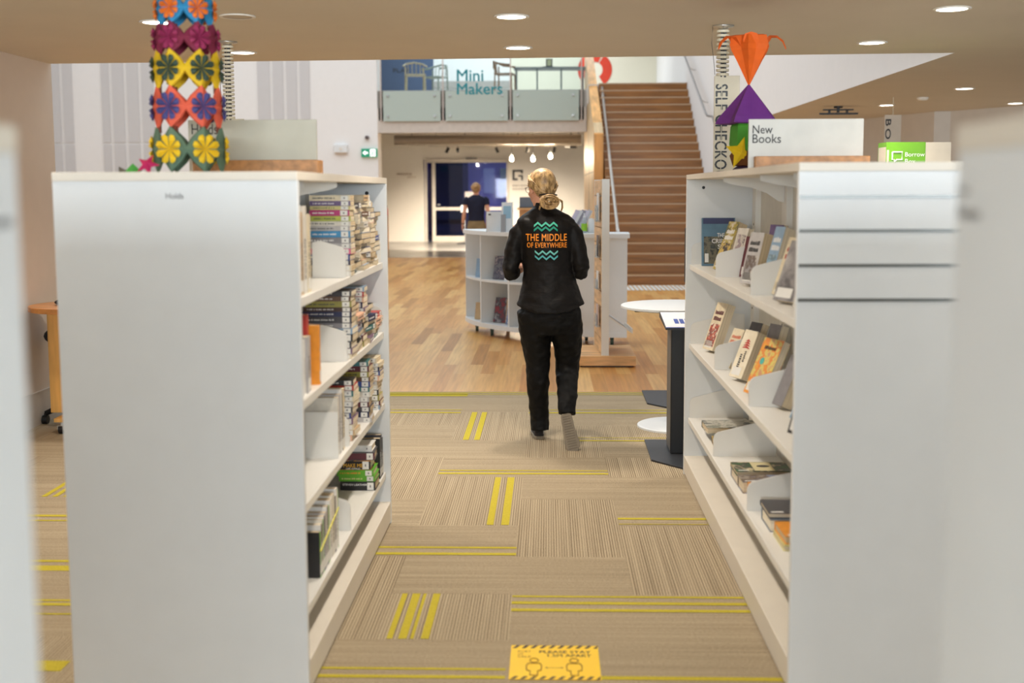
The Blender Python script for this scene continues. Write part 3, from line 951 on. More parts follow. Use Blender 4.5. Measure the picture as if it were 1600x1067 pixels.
cols = {
    'forest': printed('cover_forest', [(40, 44, 36), (90, 92, 60), (170, 150, 60), (206, 196, 176)], 14, seed=2),
    'greypink': printed('cover_greypink', [(190, 182, 170), (150, 132, 136), (206, 198, 186), (120, 110, 112)], 16, seed=3),
    'face': printed('cover_face', [(70, 68, 70), (92, 90, 92), (150, 146, 146), (190, 186, 184)], 3.2, seed=5),
    'grey': printed('cover_greybrown', [(120, 114, 110), (150, 146, 146), (96, 80, 70), (190, 184, 176)], 14, seed=6),
    'sky': printed('cover_sky', [(120, 160, 190), (150, 186, 206), (110, 130, 140), (180, 196, 200)], 10, seed=7),
    'cream': printed('cover_cream', [(222, 206, 170), (206, 186, 150), (170, 80, 60), (226, 212, 180)], 16, seed=8),
    'salmon': printed('cover_salmon', [(232, 222, 196), (226, 206, 180), (196, 88, 70), (120, 60, 50), (230, 220, 200)], 22, seed=9),
    'letters': printed('cover_letters', [(226, 214, 186), (214, 190, 160), (206, 126, 100), (226, 214, 186)], 26, seed=10),
    'hex': printed('cover_hex', [(70, 66, 66), (104, 98, 96), (130, 100, 90), (60, 58, 58)], 12, seed=11),
    'lips': printed('cover_lips', [(232, 222, 196), (226, 214, 186), (236, 226, 202)], 8, seed=12),
    'yellow': printed('cover_yellow', [(222, 196, 92), (232, 160, 48), (226, 130, 60), (216, 204, 110), (206, 150, 110)], 13, seed=13),
    'dark': printed('cover_darkgold', [(40, 36, 36), (66, 56, 48), (206, 176, 90), (46, 42, 42)], 14, seed=14),
    'landscape': printed('cover_landscape', [(70, 74, 62), (120, 124, 108), (200, 196, 184), (90, 92, 84)], 9, seed=15),
    'opera': printed('cover_opera', [(40, 80, 44), (46, 90, 50), (60, 56, 56), (210, 200, 160), (150, 50, 50)], 8, seed=16),
    'crowd': printed('cover_crowd', [(90, 90, 100), (140, 150, 176), (104, 86, 70), (160, 150, 140)], 12, seed=17),
    'orange': printed('cover_orange', [(196, 96, 44), (160, 60, 40), (90, 60, 50), (216, 190, 150)], 14, seed=18),
}
wd_sp = ink('white')
leaning('slanted book with a forest cover beside the face-out paperback', 0.852, onx(1110), z1, 0.262, 0.10, 0.05, cols['forest'], yaw=24, lean=22, deco=(cols['dark'], wht, True))
leaning('grey pink paperback behind the forest-covered one, upper right shelf', 0.90, 5.92, z1, 0.235, 0.09, 0.03, ink('off-white'), yaw=26, lean=17, deco=(cols['greypink'], dark_text, False))
leaning('dark maroon book between grey ones on the upper right shelf', 0.93, 5.72, z1, 0.20, 0.08, 0.018, ink('maroon'), yaw=26, lean=12)
leaning('thick grey paperback leaning in the middle of the upper right shelf', 0.852, onx(1152), z1, 0.232, 0.11, 0.055, ink('light grey'), yaw=22, lean=14, deco=(cols['grey'], dark_text, True))
leaning('violet-topped book at the back of the upper right shelf', 0.985, 5.42, z1, 0.265, 0.10, 0.025, ink('violet'), yaw=26, lean=10)
leaning('sky blue paperback with brown pages on the upper right shelf', 0.865, onx(1177), z1, 0.265, 0.07, 0.075, ink('pale blue'), yaw=22, lean=17, deco=(cols['sky'], wht, True))
leaning('cream paperback with red marks behind the grey portrait hardback', 0.895, onx(1204, 0.895), z1, 0.24, 0.09, 0.03, ink('cream'), yaw=24, lean=20, deco=(cols['cream'], ink('red'), True))
leaning('thin orange book behind the cream red-marked paperback', 0.94, 4.62, z1, 0.235, 0.09, 0.014, ink('orange'), yaw=24, lean=22)
leaning('hardback with a grey portrait face, near end of the upper right shelf', 0.845, onx(1206), z1, 0.235, 0.14, 0.042, cols['face'], yaw=22, lean=20)
for k, (c, yy) in enumerate((('off-white', 4.22), ('dark brown', 4.15), ('grey', 4.06))):
    leaning('%s book mostly hidden %s the grey portrait hardback' % (c, ('just before', 'second before', 'third before')[k]), 0.88, yy, z1, 0.2, 0.12, 0.03, ink(c), yaw=20, lean=12)
# middle shelf
redlip = mat('title_red', (190, 44, 40), 0.5)
leaning('cream paperback with red figures at the far end, middle right shelf', 0.845, onx(1098), z2, 0.268, 0.115, 0.05, ink('cream'), yaw=20, lean=20, deco=(cols['salmon'], ink('maroon'), True))
leaning('thin cream book with salmon letters on the middle right shelf', 0.852, onx(1124, 0.852), z2, 0.205, 0.10, 0.018, ink('cream'), yaw=22, lean=25, deco=(cols['letters'], mat('title_salmon', (206, 110, 84), 0.5), True))
leaning('dark book with a hexagon badge on the middle right shelf', 0.90, 5.62, z2, 0.25, 0.095, 0.04, ink('dark grey'), yaw=24, lean=22, deco=(cols['hex'], wht, True))
r = leaning('cream paperback with red lips on the middle right shelf', 0.842, onx(1141), z2, 0.232, 0.115, 0.05, cols['lips'], yaw=20, lean=22)
bars(r, ((0.05, 0.035, 0.06, 0.02), (0.08, 0.065, 0.05, 0.016)), dark_text)
mb = MB()
for k in range(4):
    q = 0.145 + 0.011 * k
    mb.tube([(q, 0.03 + 0.004 * k, -0.001), (q + 0.006, 0.06, -0.001), (q, 0.088 - 0.004 * k, -0.001)], [(0.001, 0.002), (0.001, 0.005), (0.001, 0.002)], 8)
mb.build('cover_picture', redlip, r, label='red lips')
leaning('dusty brown-paged book behind the red lips paperback', 0.955, 5.38, z2, 0.265, 0.09, 0.045, ink('grey'), yaw=24, lean=18)
leaning('slim slate book between the lips and yellow paperbacks', 0.872, onx(1167, 0.872), z2, 0.225, 0.09, 0.02, ink('slate'), yaw=24, lean=24)
r = leaning('bright yellow orange floral paperback on the middle right shelf', 0.842, onx(1164), z2, 0.255, 0.155, 0.035, cols['yellow'], yaw=20, lean=24)
bars(r, ((0.205, 0.03, 0.016, 0.09),), dark_text)
mb = MB(); mb.tube([(0.15, 0.05, -0.0012), (0.15, 0.05, -0.0002)], 0.016, 14); mb.build('cover_badge', mat('badge_teal', (76, 178, 168), 0.5), r, label='teal round badge')
leaning('grey paperback with tan pages behind the yellow floral one', 0.905, 4.70, z2, 0.215, 0.07, 0.05, ink('grey'), yaw=22, lean=24, sticker=False)
leaning('lilac-edged book nearest the camera in the yellow row', 0.92, 4.43, z2, 0.21, 0.10, 0.04, ink('pale blue'), yaw=22, lean=24)
leaning('black-edged book alone at the near end, middle right shelf', 0.86, 4.17, z2, 0.19, 0.13, 0.045, ink('black'), yaw=20, lean=16)
# lowest shelf: books lying face up, covers upward
GL = 'books lying face up on the lowest right shelf'
def faceup(label, x, y, z, L, D, Tk, cover, spine=None, a=0.0, sticker=True):
    """long side across the shelf; fore-edge towards the camera"""
    M = T(x, y, z) @ RZ(a) @ T(L, D, 0) @ RZ(PI)
    r = book(M, L, D, Tk, cover, label, GL, sticker=False, spine=spine, hard=True)
    if sticker:
        MB().b2((L - 0.06, D - 0.022, Tk), (L - 0.012, D - 0.008, Tk + 0.0006)).build('cover_label', sticker_m, r, label='white label on the cover')
    return r
faceup('dark food-covered hardback under the green landscape book', 0.85, 5.86, z3, 0.30, 0.20, 0.035, cols['dark'], a=-0.03)
faceup('green landscape hardback at the far end of the lowest right shelf', 0.838, 6.10, z3 + 0.0355, 0.29, 0.20, 0.035, cols['landscape'], a=0.02, sticker=False)
MB_ = faceup('green and cream picture paperback on the lowest right shelf', 0.842, 5.16, z3 + 0.045, 0.25, 0.18, 0.02, cols['opera'], a=0.0)
r = MB_
MB().b2((0.075, 0.01, 0.02), (0.165, 0.17, 0.0206)).build('cover_picture', mat('cream_panel', (212, 200, 156), 0.5), r)
mb = MB(); mb.ball((0.115, 0.085, 0.0206), (0.03, 0.022, 0.0006), 14, 6); mb.build('cover_picture', dark_text, r)
faceup('thick book under the green and cream paperback', 0.845, 5.17, z3, 0.22, 0.17, 0.0445, ink('grey'), sticker=False)
faceup('grey crowd-scene paperback before the green and cream one', 0.848, 5.02, z3, 0.26, 0.125, 0.052, cols['crowd'], a=0.02)
faceup('orange-covered paperback beside the middle bracket, lowest right shelf', 0.862, 4.83, z3, 0.26, 0.15, 0.062, cols['orange'], a=0.01)
faceup('dark slate hardback on top near the right end panel', 0.855, 4.46, z3 + 0.05, 0.27, 0.2, 0.02, ink('dark grey'), a=-0.01)
faceup('thick white-paged book under the dark slate hardback', 0.858, 4.44, z3, 0.25, 0.19, 0.0495, ink('slate'), sticker=False)
faceup('orange and brown hardback near the right end panel', 0.872, 4.22, z3 + 0.02, 0.26, 0.19, 0.03, cols['orange'], a=0.02)
faceup('yellow-edged book lowest beside the right end panel', 0.862, 4.20, z3, 0.26, 0.2, 0.0195, ink('pale yellow'), a=0.0, sticker=False)
faceup('black and white hardback nearest on the lowest right shelf', 0.885, 3.985, z3, 0.25, 0.19, 0.045, ink('black'), a=0.02)
# ------------------------------------------------------------------ ceiling lights and fittings
ring_m = mat('white_trim_ring', (220, 214, 204), 0.5)
lens = glow('lit_lens', (255, 246, 234), 9.0)
def downlight(label, x, y, lit=True, energy=None, r=0.085):
    root = thing('downlight', label, 'ceiling light', (x, y, CZ), group='round downlights in the low ceiling')
    mb = MB(); mb.lathe([(r, 0.0), (r + 0.012, -0.001), (r + 0.012, -0.007), (r, -0.009), (r - 0.008, -0.006)], 32, caps=False)
    mb.build('trim_ring', ring_m, root, smooth=True)
    mb = MB(); mb.lathe([(0.002, -0.004), (r - 0.006, -0.004), (r - 0.006, -0.0045), (0.002, -0.0045)], 32)
    mb.build('lens', lens if lit else mat('unlit_lens', (176, 164, 150), 0.4), root, label=None if lit else 'unlit lens')
    if lit:
        ld = bpy.data.lights.new('lamp', 'SPOT')
        ld.energy = energy or LAMP
        ld.color = (1.0, 0.90, 0.78)
        ld.spot_size = math.radians(125); ld.spot_blend = 0.9
        ld.shadow_soft_size = 0.07
        lo_ = bpy.data.objects.new('lamp', ld); COL.objects.link(lo_)
        lo_.parent = root; lo_.location = (0, 0, -0.03)
    return root
downlight('lit round downlight left of the paper tower', -2.17, 6.54)
downlight('unlit round ceiling fitting right of the paper tower', -1.67, 6.35, lit=False)
downlight('lit downlight behind the hanging cable spine on the left', -2.07, 7.98)
downlight('lit downlight over the middle of the aisle, nearer of the two', -0.20, 6.44)
downlight('lit downlight above the walking person near the ceiling edge', -0.20, 7.83)
downlight('lit downlight in the top right corner of the ceiling', 2.11, 6.30)
downlight('lit downlight right of the orange paper flower', 2.08, 7.71)
downlight('lit downlight at the right beyond the white bulkhead, biggest of three', 3.91, 11.26)
downlight('lit downlight beside the black projector mount', 3.80, 13.41)
downlight('lit downlight cut by the right edge of the picture', 5.16, 13.24)
for x, y in ((-2.17, 5.05), (-0.2, 5.05), (2.1, 4.9), (-2.17, 3.6), (-0.2, 3.6), (2.1, 3.5)):
    downlight('lit round downlight in the ceiling overhead, outside the picture', x, y)
mb = MB(); mb.lathe([(0.06, 0), (0.06, -0.012), (0.045, -0.03), (0.004, -0.034)], 20)
tag(mb.build('smoke_detector', ring_m, loc=(3.86, 12.33, CZ), smooth=True), 'small pale smoke detector on the far right ceiling', 'smoke detector')
pr = thing('ceiling_bracket', 'black mounting bracket hanging under the ceiling below the bulkhead', 'bracket', (3.30, 13.57, CZ))
mb = MB(); mb.lathe([(0.05, 0), (0.05, -0.02), (0.016, -0.022), (0.016, -0.07)], 16); mb.build('stem', black, pr)
mb = MB(); mb.prism([(-0.22, -0.03), (0.22, -0.03), (0.16, 0.03), (-0.16, 0.03)], 0.02, T(0, 0, -0.095)); mb.box((0, 0, -0.04), (0.34, 0.04, 0.016)); mb.box((-0.1, 0, -0.06), (0.02, 0.04, 0.04)); mb.box((0.1, 0, -0.06), (0.02, 0.04, 0.04)); mb.build('arms', black, pr)

# ------------------------------------------------------------------ hanging signs on cable spines
cream_pl = mat('cream_plastic', (206, 196, 172), 0.5)
def hanging_sign(label, x, y, nseg, board, word, cat='hanging sign'):
    root = thing('hanging_sign', label, cat, (x, y, CZ))
    mb = MB(); mb.lathe([(0.062, 0), (0.062, -0.008), (0.03, -0.014), (0.03, -0.02)], 24); mb.build('ceiling_plate', chrome, root, smooth=True)
    z = -0.02
    mb = MB(); mb2 = MB()
    for k in range(nseg):
        mb.rings([(0, 0, z - 0.004, 0.030, 0.022), (0, 0, z - 0.006, 0.037, 0.028), (0, 0, z - 0.019, 0.037, 0.028), (0, 0, z - 0.021, 0.030, 0.022)], 16)
        mb2.box((0.012, -0.016, z - 0.0235), (0.012, 0.012, 0.013)); mb2.box((-0.010, -0.016, z - 0.0235), (0.008, 0.012, 0.009))
        z -= 0.0245
    mb.build('cable_spine', cream_pl, root)
    mb2.build('spine_link', black, root)
    mb = MB(); mb.tube([(0.004, 0.005, -0.01), (0.004, 0.005, z)], 0.012, 8); mb.build('cable', black, root)
    mb = MB(); mb.tube([(-0.06, -0.01, -0.004), (-0.066, -0.012, -0.1), (-0.05, -0.012, -0.22), (-0.045, -0.01, z + 0.01)], 0.0016, 6); mb.build('wire', charcoal, root)
    w, h, off = board
    MB().b2((off, -0.02, z - h), (off + w, -0.004, z + 0.004)).build('board', cream_pl, root, bevel=0.002)
    if word:
        # reads downwards
        t, length, hh = word
        text('lettering', t, length, hh, black, root, frame((off + 0.008, -0.0212, z - 0.045), (0, 0, -1), (1, 0, 0), (0, -1, 0)), bold=0.02, spacing=1.05)
        MB().b2((off + 0.0405, -0.0226, z - 0.05 - length), (off + 0.0445, -0.0219, z - 0.04)).build('stencil_gap', cream_pl, root)
    return root
hanging_sign('cream hanging sign reading SELF CHECKOUT downwards on a cable spine', 1.005, 6.88, 11, (0.145, 1.1, -0.048), ('SELF CHECKOUT', 0.59, 0.068))
hanging_sign('cable spine of a hanging sign beside the paper tower', -2.02, 7.42, 19, (0.145, 1.0, -0.05), None)
# stencil bars across the lettering are part of the board's look
root = thing('hanging_sign', 'far pale sign reading BOOK downwards beside the green box', 'hanging sign', (3.55, 12.3, CZ))
MB().b2((-0.085, -0.02, -1.2), (0.085, 0, -0.18)).build('board', mat('pale_sign', (196, 184, 168), 0.6), root)
mb = MB(); mb.tube([(0, -0.01, 0), (0, -0.01, -0.18)], 0.004, 8); mb.build('rod', cream_pl, root)
text('lettering', 'BOOK', 0.46, 0.055, dark_text, root, frame((-0.075, -0.0212, -0.225), (0, 0, -1), (1, 0, 0), (0, -1, 0)), bold=0.015, spacing=1.3)

# ------------------------------------------------------------------ paper tower on the left bookcase
def paper(n, rgb): return mat('paper_' + n, rgb, 0.75, var=0.06, scale=20)
PAPER = {'green': (92, 116, 92), 'yellow': (226, 186, 24), 'coral': (218, 92, 66), 'indigo': (66, 66, 120), 'mustard': (216, 176, 20), 'forest': (48, 66, 52), 'maroon': (120, 30, 58), 'wine': (140, 34, 76),
         'azure': (40, 130, 176), 'tangerine': (216, 110, 30), 'vermilion': (206, 66, 30), 'brown': (110, 50, 30), 'magenta': (186, 26, 84), 'leaf': (60, 140, 50), 'purple': (106, 44, 128), 'grass': (70, 150, 36), 'orange': (222, 94, 10), 'sun': (236, 200, 10), 'dusk': (52, 30, 70), 'umber': (106, 60, 20), 'sky': (60, 130, 190)}
PM = {k: paper(k, v) for k, v in PAPER.items()}
tw = thing('paper_tower', 'tall folded-paper tower of coloured squares with paper flowers', 'paper sculpture', (-1.322, 4.3, LT))
rows = [('green', 'yellow', 0.090, 0.119, 0.082), ('coral', 'indigo', 0.243, 0.113, 0.076), ('mustard', 'forest', 0.379, 0.108, 0.070), ('maroon', 'wine', 0.488, 0.100, 0.058), ('azure', 'tangerine', 0.593, 0.090, 0.056), ('vermilion', 'brown', 0.698, 0.083, 0.054)]
for ri, (c1, c2, zc, r, hd) in enumerate(rows):
    for k in range(6):
        a = math.radians(-47 + 60 * k)
        nx = Vector((math.cos(a), math.sin(a), 0)); tx = Vector((-math.sin(a), math.cos(a), 0))
        M = frame((nx.x * r, nx.y * r, zc), tx, (0, 0, 1), nx)
        w = r * math.tan(PI / 6) * 1.04
        q = 0.010
        # folded square: raised centre, creases to the corners, pleated edge midpoints
        vs = []
        n = 8
        for i in range(n):
            g = 2 * PI * i / n
            if i % 2 == 0:
                x, y, z = w * math.cos(g), hd * math.sin(g), -0.006 if i % 4 == 0 else 0
            else:
                x, y, z = 0.52 * w * math.copysign(1, math.cos(g)), 0.52 * hd * math.copysign(1, math.sin(g)), -0.012
            vs.append((x, y, z))
        for i in range(n):
            g = 2 * PI * i / n
            vs.append((0.5 * w * math.cos(g), 0.5 * hd * math.sin(g), 0.010 if i % 2 == 0 else 0.002))
        vs.append((0, 0, 0.004))
        fs = []
        for i in range(n):
            j = (i + 1) % n
            fs += [(i, j, n + j, n + i), (n + i, n + j, 2 * n)]
        back = [(x, y, z - q) for x, y, z in vs]
        o_ = len(vs)
        fs2 = [tuple(o_ + i for i in reversed(f)) for f in fs]
        side = [(i, o_ + i, o_ + (i + 1) % n, (i + 1) % n) for i in range(n)]
        mb = MB(); mb._add(vs + back, fs + fs2 + side)
        sq = mb.build('folded_square', PM[c1], tw, M=M)
        # flower: eight wedge petals standing off the square
        mb = MB()
        R = min(w, hd) * 0.74
        for i in range(8):
            g = 2 * PI * (i + 0.5) / 8
            d = Vector((math.cos(g), math.sin(g), 0)); s_ = Vector((-math.sin(g), math.cos(g), 0))
            wd = R * 0.27
            c0 = Vector((0, 0, 0.006))
            pts = [c0, d * R * 0.78 - s_ * wd + Vector((0, 0, 0.010)), d * R * 1.0 - s_ * wd * 0.55 + Vector((0, 0, 0.014)), d * R * 1.0 + s_ * wd * 0.55 + Vector((0, 0, 0.014)), d * R * 0.78 + s_ * wd + Vector((0, 0, 0.010))]
            mid = d * R * 0.6 + Vector((0, 0, 0.024))
            base = len(mb.v)
            mb._add([tuple(p) for p in pts] + [tuple(mid)], [(0, 1, 5), (1, 2, 5), (2, 3, 5), (3, 4, 5), (4, 0, 5), (4, 3, 2, 1, 0)])
        mb.build('paper_flower', PM[c2], sq)
# bent strips in the joints between the squares of neighbouring rows
for ri in range(5):
    za = (rows[ri][2] + rows[ri + 1][2]) / 2
    r = (rows[ri][3] + rows[ri + 1][3]) / 2
    for k in range(6):
        a = math.radians(-47 + 60 * k)
        MB().box((math.cos(a) * (r - 0.012), math.sin(a) * (r - 0.012), za), (0.012, 0.012, 0.03)).build('joint', PM['brown'], tw)

def folded_star(name, label, cat, M, m1, n=5, R=0.05, h=0.03, parent=None):
    mb = MB()
    vs = [(0, 0, h)]
    for i in range(2 * n):
        g = PI * i / n
        rr = R if i % 2 == 0 else R * 0.42
        vs.append((rr * math.cos(g), rr * math.sin(g), 0.004 if i % 2 == 0 else h * 0.35))
    vs.append((0, 0, -0.004))
    fs = []
    for i in range(2 * n):
        j = (i + 1) % (2 * n)
        fs += [(0, 1 + i, 1 + j), (2 * n + 1, 1 + j, 1 + i)]
    mb._add(vs, fs)
    o = mb.build(name, m1, parent, M=M)
    if cat: tag(o, label, cat)
    return o
folded_star('paper_star', 'magenta folded paper star lying left of the paper tower', 'paper ornament', T(-1.43, 4.16, LT + 0.03) @ Matrix.Rotation(1.1, 4, 'X'), PM['magenta'], 5, 0.045, 0.03)
fc = thing('paper_crane', 'small green and grey folded paper crane left of the magenta star', 'paper ornament', (-1.50, 4.2, LT))
mb = MB(); mb._add([(-0.03, 0, 0.012), (0.03, 0, 0.012), (0, -0.02, 0.0), (0, 0.02, 0.0), (0, 0, 0.04)], [(0, 2, 4), (2, 1, 4), (1, 3, 4), (3, 0, 4), (0, 3, 1, 2)]); mb.build('body', PM['leaf'], fc)
mb = MB(); mb._add([(0.02, 0, 0.02), (0.055, 0, 0.05), (0.03, 0.004, 0.014), (0.03, -0.004, 0.014)], [(0, 1, 2), (0, 3, 1), (1, 3, 2), (0, 2, 3)]); mb.build('neck', PM['green'], fc)
mb = MB(); mb._add([(-0.015, 0, 0.01), (-0.06, 0.02, 0.03), (-0.04, -0.03, 0.004)], [(0, 1, 2), (2, 1, 0)]); mb.build('wing', mat('paper_grey', (120, 116, 100), 0.7), fc)
mb = MB(); mb.prism([(-0.12, -0.05), (0.16, -0.06), (0.18, 0.05), (-0.1, 0.06)], 0.003, T(-1.36, 4.13, LT)); tag(mb.build('paper_sheet', PM['sky']), 'blue paper sheet lying under the front of the paper tower', 'paper')
mb = MB(); mb.prism([(-0.05, -0.04), (0.06, -0.05), (0.07, 0.03), (-0.04, 0.04)], 0.003, T(-1.15, 4.16, LT)); tag(mb.build('paper_sheet', PM['tangerine']), 'orange paper sheet lying at the right foot of the paper tower', 'paper')

# ------------------------------------------------------------------ paper flower sculpture on the right bookcase
ps = thing('paper_flower_sculpture', 'orange and purple folded-paper flower sculpture on the right bookcase', 'paper sculpture', (1.03, 6.12, RT))
def pleated(prof, n, amp, twist=0.0):
    """pleated cone: prof = (r, z) list, n pleats"""
    mb = MB(); vs = []
    m_ = 2 * n
    for r, z in prof:
        for i in range(m_):
            rr = r * (1 + (amp if i % 2 == 0 else -amp))
            g = PI * i / n + twist
            vs.append((rr * math.cos(g), rr * math.sin(g), z))
    fs = []
    for k in range(len(prof) - 1):
        for i in range(m_):
            j = (i + 1) % m_
            fs.append((k * m_ + i, k * m_ + j, (k + 1) * m_ + j, (k + 1) * m_ + i))
    mb._add(vs, fs)
    return mb
zt0 = 2.193 - RT
pleated([(0.004, zt0), (0.06, zt0 + 0.12), (0.088, zt0 + 0.175), (0.095, zt0 + 0.20), (0.086, zt0 + 0.245), (0.07, zt0 + 0.25)], 6, 0.17, 0.3).build('orange_bloom', PM['orange'], ps)
for g in (205, 335, 265, 90, 150, 30):
    a = math.radians(g); d = Vector((math.cos(a), math.sin(a), 0)); s_ = Vector((-math.sin(a), math.cos(a), 0))
    long_ = g in (205, 335)
    P_ = [(0.075, 0.19), (0.105, 0.235), (0.14 if long_ else 0.112, 0.232), (0.172 if long_ else 0.118, 0.205), (0.186 if long_ else 0.122, 0.17)] if long_ else [(0.07, 0.18), (0.084, 0.22), (0.088, 0.25)]
    W_ = [0.034, 0.034, 0.026, 0.016, 0.003] if long_ else [0.03, 0.04, 0.03]
    mb = MB(); vs = []
    for (r, z), w in zip(P_, W_):
        c = d * r + Vector((0, 0, zt0 + z))
        vs += [c - s_ * w, c + Vector((0, 0, 0.008)), c + s_ * w]
    fs = []
    for k in range(len(P_) - 1):
        for i in (0, 1): fs.append((3 * k + i, 3 * k + i + 1, 3 * k + 4 + i, 3 * k + 3 + i))
    mb._add([tuple(v) for v in vs], fs)
    p = mb.build('petal', PM['orange'], ps)
    so = p.modifiers.new('thickness', 'SOLIDIFY'); so.thickness = 0.002
pleated([(0.004, zt0 + 0.002), (0.125, zt0 - 0.165), (0.138, zt0 - 0.195), (0.11, zt0 - 0.20)], 5, 0.24, 0.35).build('purple_cone', PM['purple'], ps)
mb = pleated([(0.04, zt0 - 0.14), (0.085, zt0 - 0.21), (0.09, zt0 - 0.30), (0.07, zt0 - 0.37)], 5, 0.10, 0.2); mb.build('green_cone', PM['grass'], ps)
mb = pleated([(0.05, zt0 - 0.30), (0.085, zt0 - 0.36), (0.07, zt0 - 0.41), (0.02, zt0 - 0.42)], 5, 0.10, 0.6); mb.build('brown_bulb', PM['umber'], ps)
mb = pleated([(0.03, zt0 - 0.40), (0.072, zt0 - 0.43), (0.06, 0.0)], 4, 0.08); mb.build('purple_base', PM['dusk'], ps)
folded_star('yellow_star', None, None, frame((-0.062, -0.085, zt0 - 0.345), (0.35, 0.1, 0.93), (-0.85, -0.4, 0.35)), PM['sun'], 4, 0.085, 0.03, ps)

# ------------------------------------------------------------------ self-check kiosks, white round table
def kiosk(label, x, y, full=True):
    root = thing('kiosk', label, 'kiosk', (x, y, 0))
    mb = MB(); mb.prism([(-0.14, 0.32), (-0.145, -0.26), (0.04, -0.49), (0.36, -0.49), (0.44, -0.2), (0.44, 0.32)], 0.012); mb.build('base_plate', charcoal, root, bevel=0.002)
    MB().b2((-0.012, -0.10, 0.012), (0.125, 0.14, 0.80)).build('column', black, root, bevel=0.004)
    MB().b2((-0.014, -0.09, 0.03), (-0.0125, 0.13, 0.79)).build('side_strip', mat('grey_strip', (96, 92, 88), 0.5), root)
    mb = MB()
    prof = [(-0.20, 0.805), (-0.20, 0.818), (0.22, 0.875), (0.22, 0.84)]
    vs = [(-0.058, a, b) for a, b in prof] + [(0.30, a, b) for a, b in prof]
    mb._add(vs, [(0, 1, 2, 3), (7, 6, 5, 4), (0, 4, 5, 1), (1, 5, 6, 2), (2, 6, 7, 3), (3, 7, 4, 0)]); mb.build('shelf_top', charcoal, root)
    mb = MB(); mb._add([(-0.055, -0.2, 0.8188), (0.30, -0.2, 0.8188), (0.30, 0.2, 0.8735), (-0.055, 0.2, 0.8735)], [(0, 1, 2, 3)]); pnl = mb.build('information_panel', mat('panel_white', (226, 226, 228), 0.4), root)
    mb = MB()
    for k in range(4):
        mb._add([(0.01 + 0.034 * k, -0.1, 0.8331), (0.036 + 0.034 * k, -0.1, 0.8331), (0.036 + 0.034 * k, 0.02, 0.8495), (0.01 + 0.034 * k, 0.02, 0.8495)], [(0, 1, 2, 3)])
    mb.build('print', mat('kiosk_blue', (40, 66, 150), 0.5), pnl, label='blue print')
    mb = MB(); mb._add([(-0.055, -0.2, 0.8192), (0.30, -0.2, 0.8192), (0.30, -0.185, 0.8213), (-0.055, -0.185, 0.8213)], [(0, 1, 2, 3)]); mb.build('print', mat('kiosk_blue', (40, 66, 150), 0.5), pnl, label='blue stripe')
    return root
kiosk('black self-check kiosk column just beyond the right bookcase', 0.775, 7.32)
k2 = thing('screen_stand', 'second black self-check stand with a screen, half hidden behind the bookcase', 'kiosk', (0.91, 9.24, 0))
mb = MB(); mb.prism([(-0.14, 0.32), (-0.145, -0.26), (0.04, -0.49), (0.5, -0.49), (0.56, -0.2), (0.56, 0.32)], 0.012); mb.build('base_plate', charcoal, k2, bevel=0.002)
MB().b2((0.20, -0.10, 0.012), (0.34, 0.14, 0.80)).build('column', black, k2, bevel=0.004)
MB().b2((0.22, 0.02, 0.80), (0.30, 0.06, 1.0)).build('neck', black, k2)
MB().b2((0.165, -0.01, 0.93), (0.62, 0.03, 1.36)).build('screen', black, k2, bevel=0.004)
wt = thing('round_table', 'white round pedestal table behind the black kiosk', 'table', (0.90, 8.13, 0))
mb = MB(); mb.lathe([(0.275, 0), (0.275, 0.012), (0.265, 0.018), (0.03, 0.024)], 48); mb.build('base_disc', white, wt, smooth=False)
mb = MB(); mb.tube([(0, 0, 0.02), (0, 0, 0.83)], 0.03, 20); mb.build('pedestal', white, wt, smooth=True)
mb = MB(); mb.lathe([(0.36, 0.835), (0.395, 0.845), (0.395, 0.858), (0.39, 0.862)], 56); mb.build('tabletop', white, wt)
MB().b2((-0.3, -0.05, 0.815), (0.3, 0.05, 0.834)).build('support', black, wt)

# ------------------------------------------------------------------ timber table and stool by the left wall
maple = wood('maple_veneer', (222, 170, 92), (14, 14, 1.5))
tb = thing('wooden_table', 'round-ended timber table on castors by the left wall', 'table', (-3.28, 8.05, 0))
mb = MB()
N = 20
poly = [(-0.345 * math.sin(PI * k / N) - 0.0, -0.35 * math.cos(PI * k / N)) for k in range(N + 1)]
poly = [(0.9, -0.35), (0.9, 0.35)] + [(-0.345 * math.sin(PI * k / N), 0.35 * math.cos(PI * k / N)) for k in range(N + 1)]
mb.prism(poly, 0.035, T(0, 0, 0.84)); mb.build('tabletop', wood('table_top_wood', (196, 132, 70), (3, 20, 20)), tb, bevel=0.003)
MB().b2((-0.235, -0.03, 0.11), (0.8, 0.03, 0.84)).build('leg_panel', maple, tb, bevel=0.003)
MB().b2((-0.12, -0.25, 0.085), (-0.04, 0.25, 0.11)).build('foot', maple, tb)
for yy in (-0.21, 0.21):
    cs = MB(); cs.tube([(-0.08, yy, 0.085), (-0.08, yy, 0.06)], 0.02, 12); cs.b2((-0.105, yy - 0.03, 0.03), (-0.055, yy + 0.02, 0.062))
    c_ = cs.build('castor', chrome, tb)
    mb = MB(); mb.tube([(-0.095, yy - 0.01, 0.032), (-0.065, yy - 0.01, 0.032)], 0.031, 16); mb.build('wheel', black, c_)
st = thing('office_chair', 'black office chair tucked behind the timber table', 'chair', (-3.40, 8.25, 0))
mb = MB(); mb.ball((0, 0, 0.63), (0.235, 0.155, 0.09), 24, 12); mb.build('seat', mat('black_upholstery', (38, 38, 40), 0.9), st, smooth=True)
mb = MB(); mb.tube([(0, 0, 0.1), (0, 0, 0.53)], 0.028, 12); mb.build('gas_column', black, st)
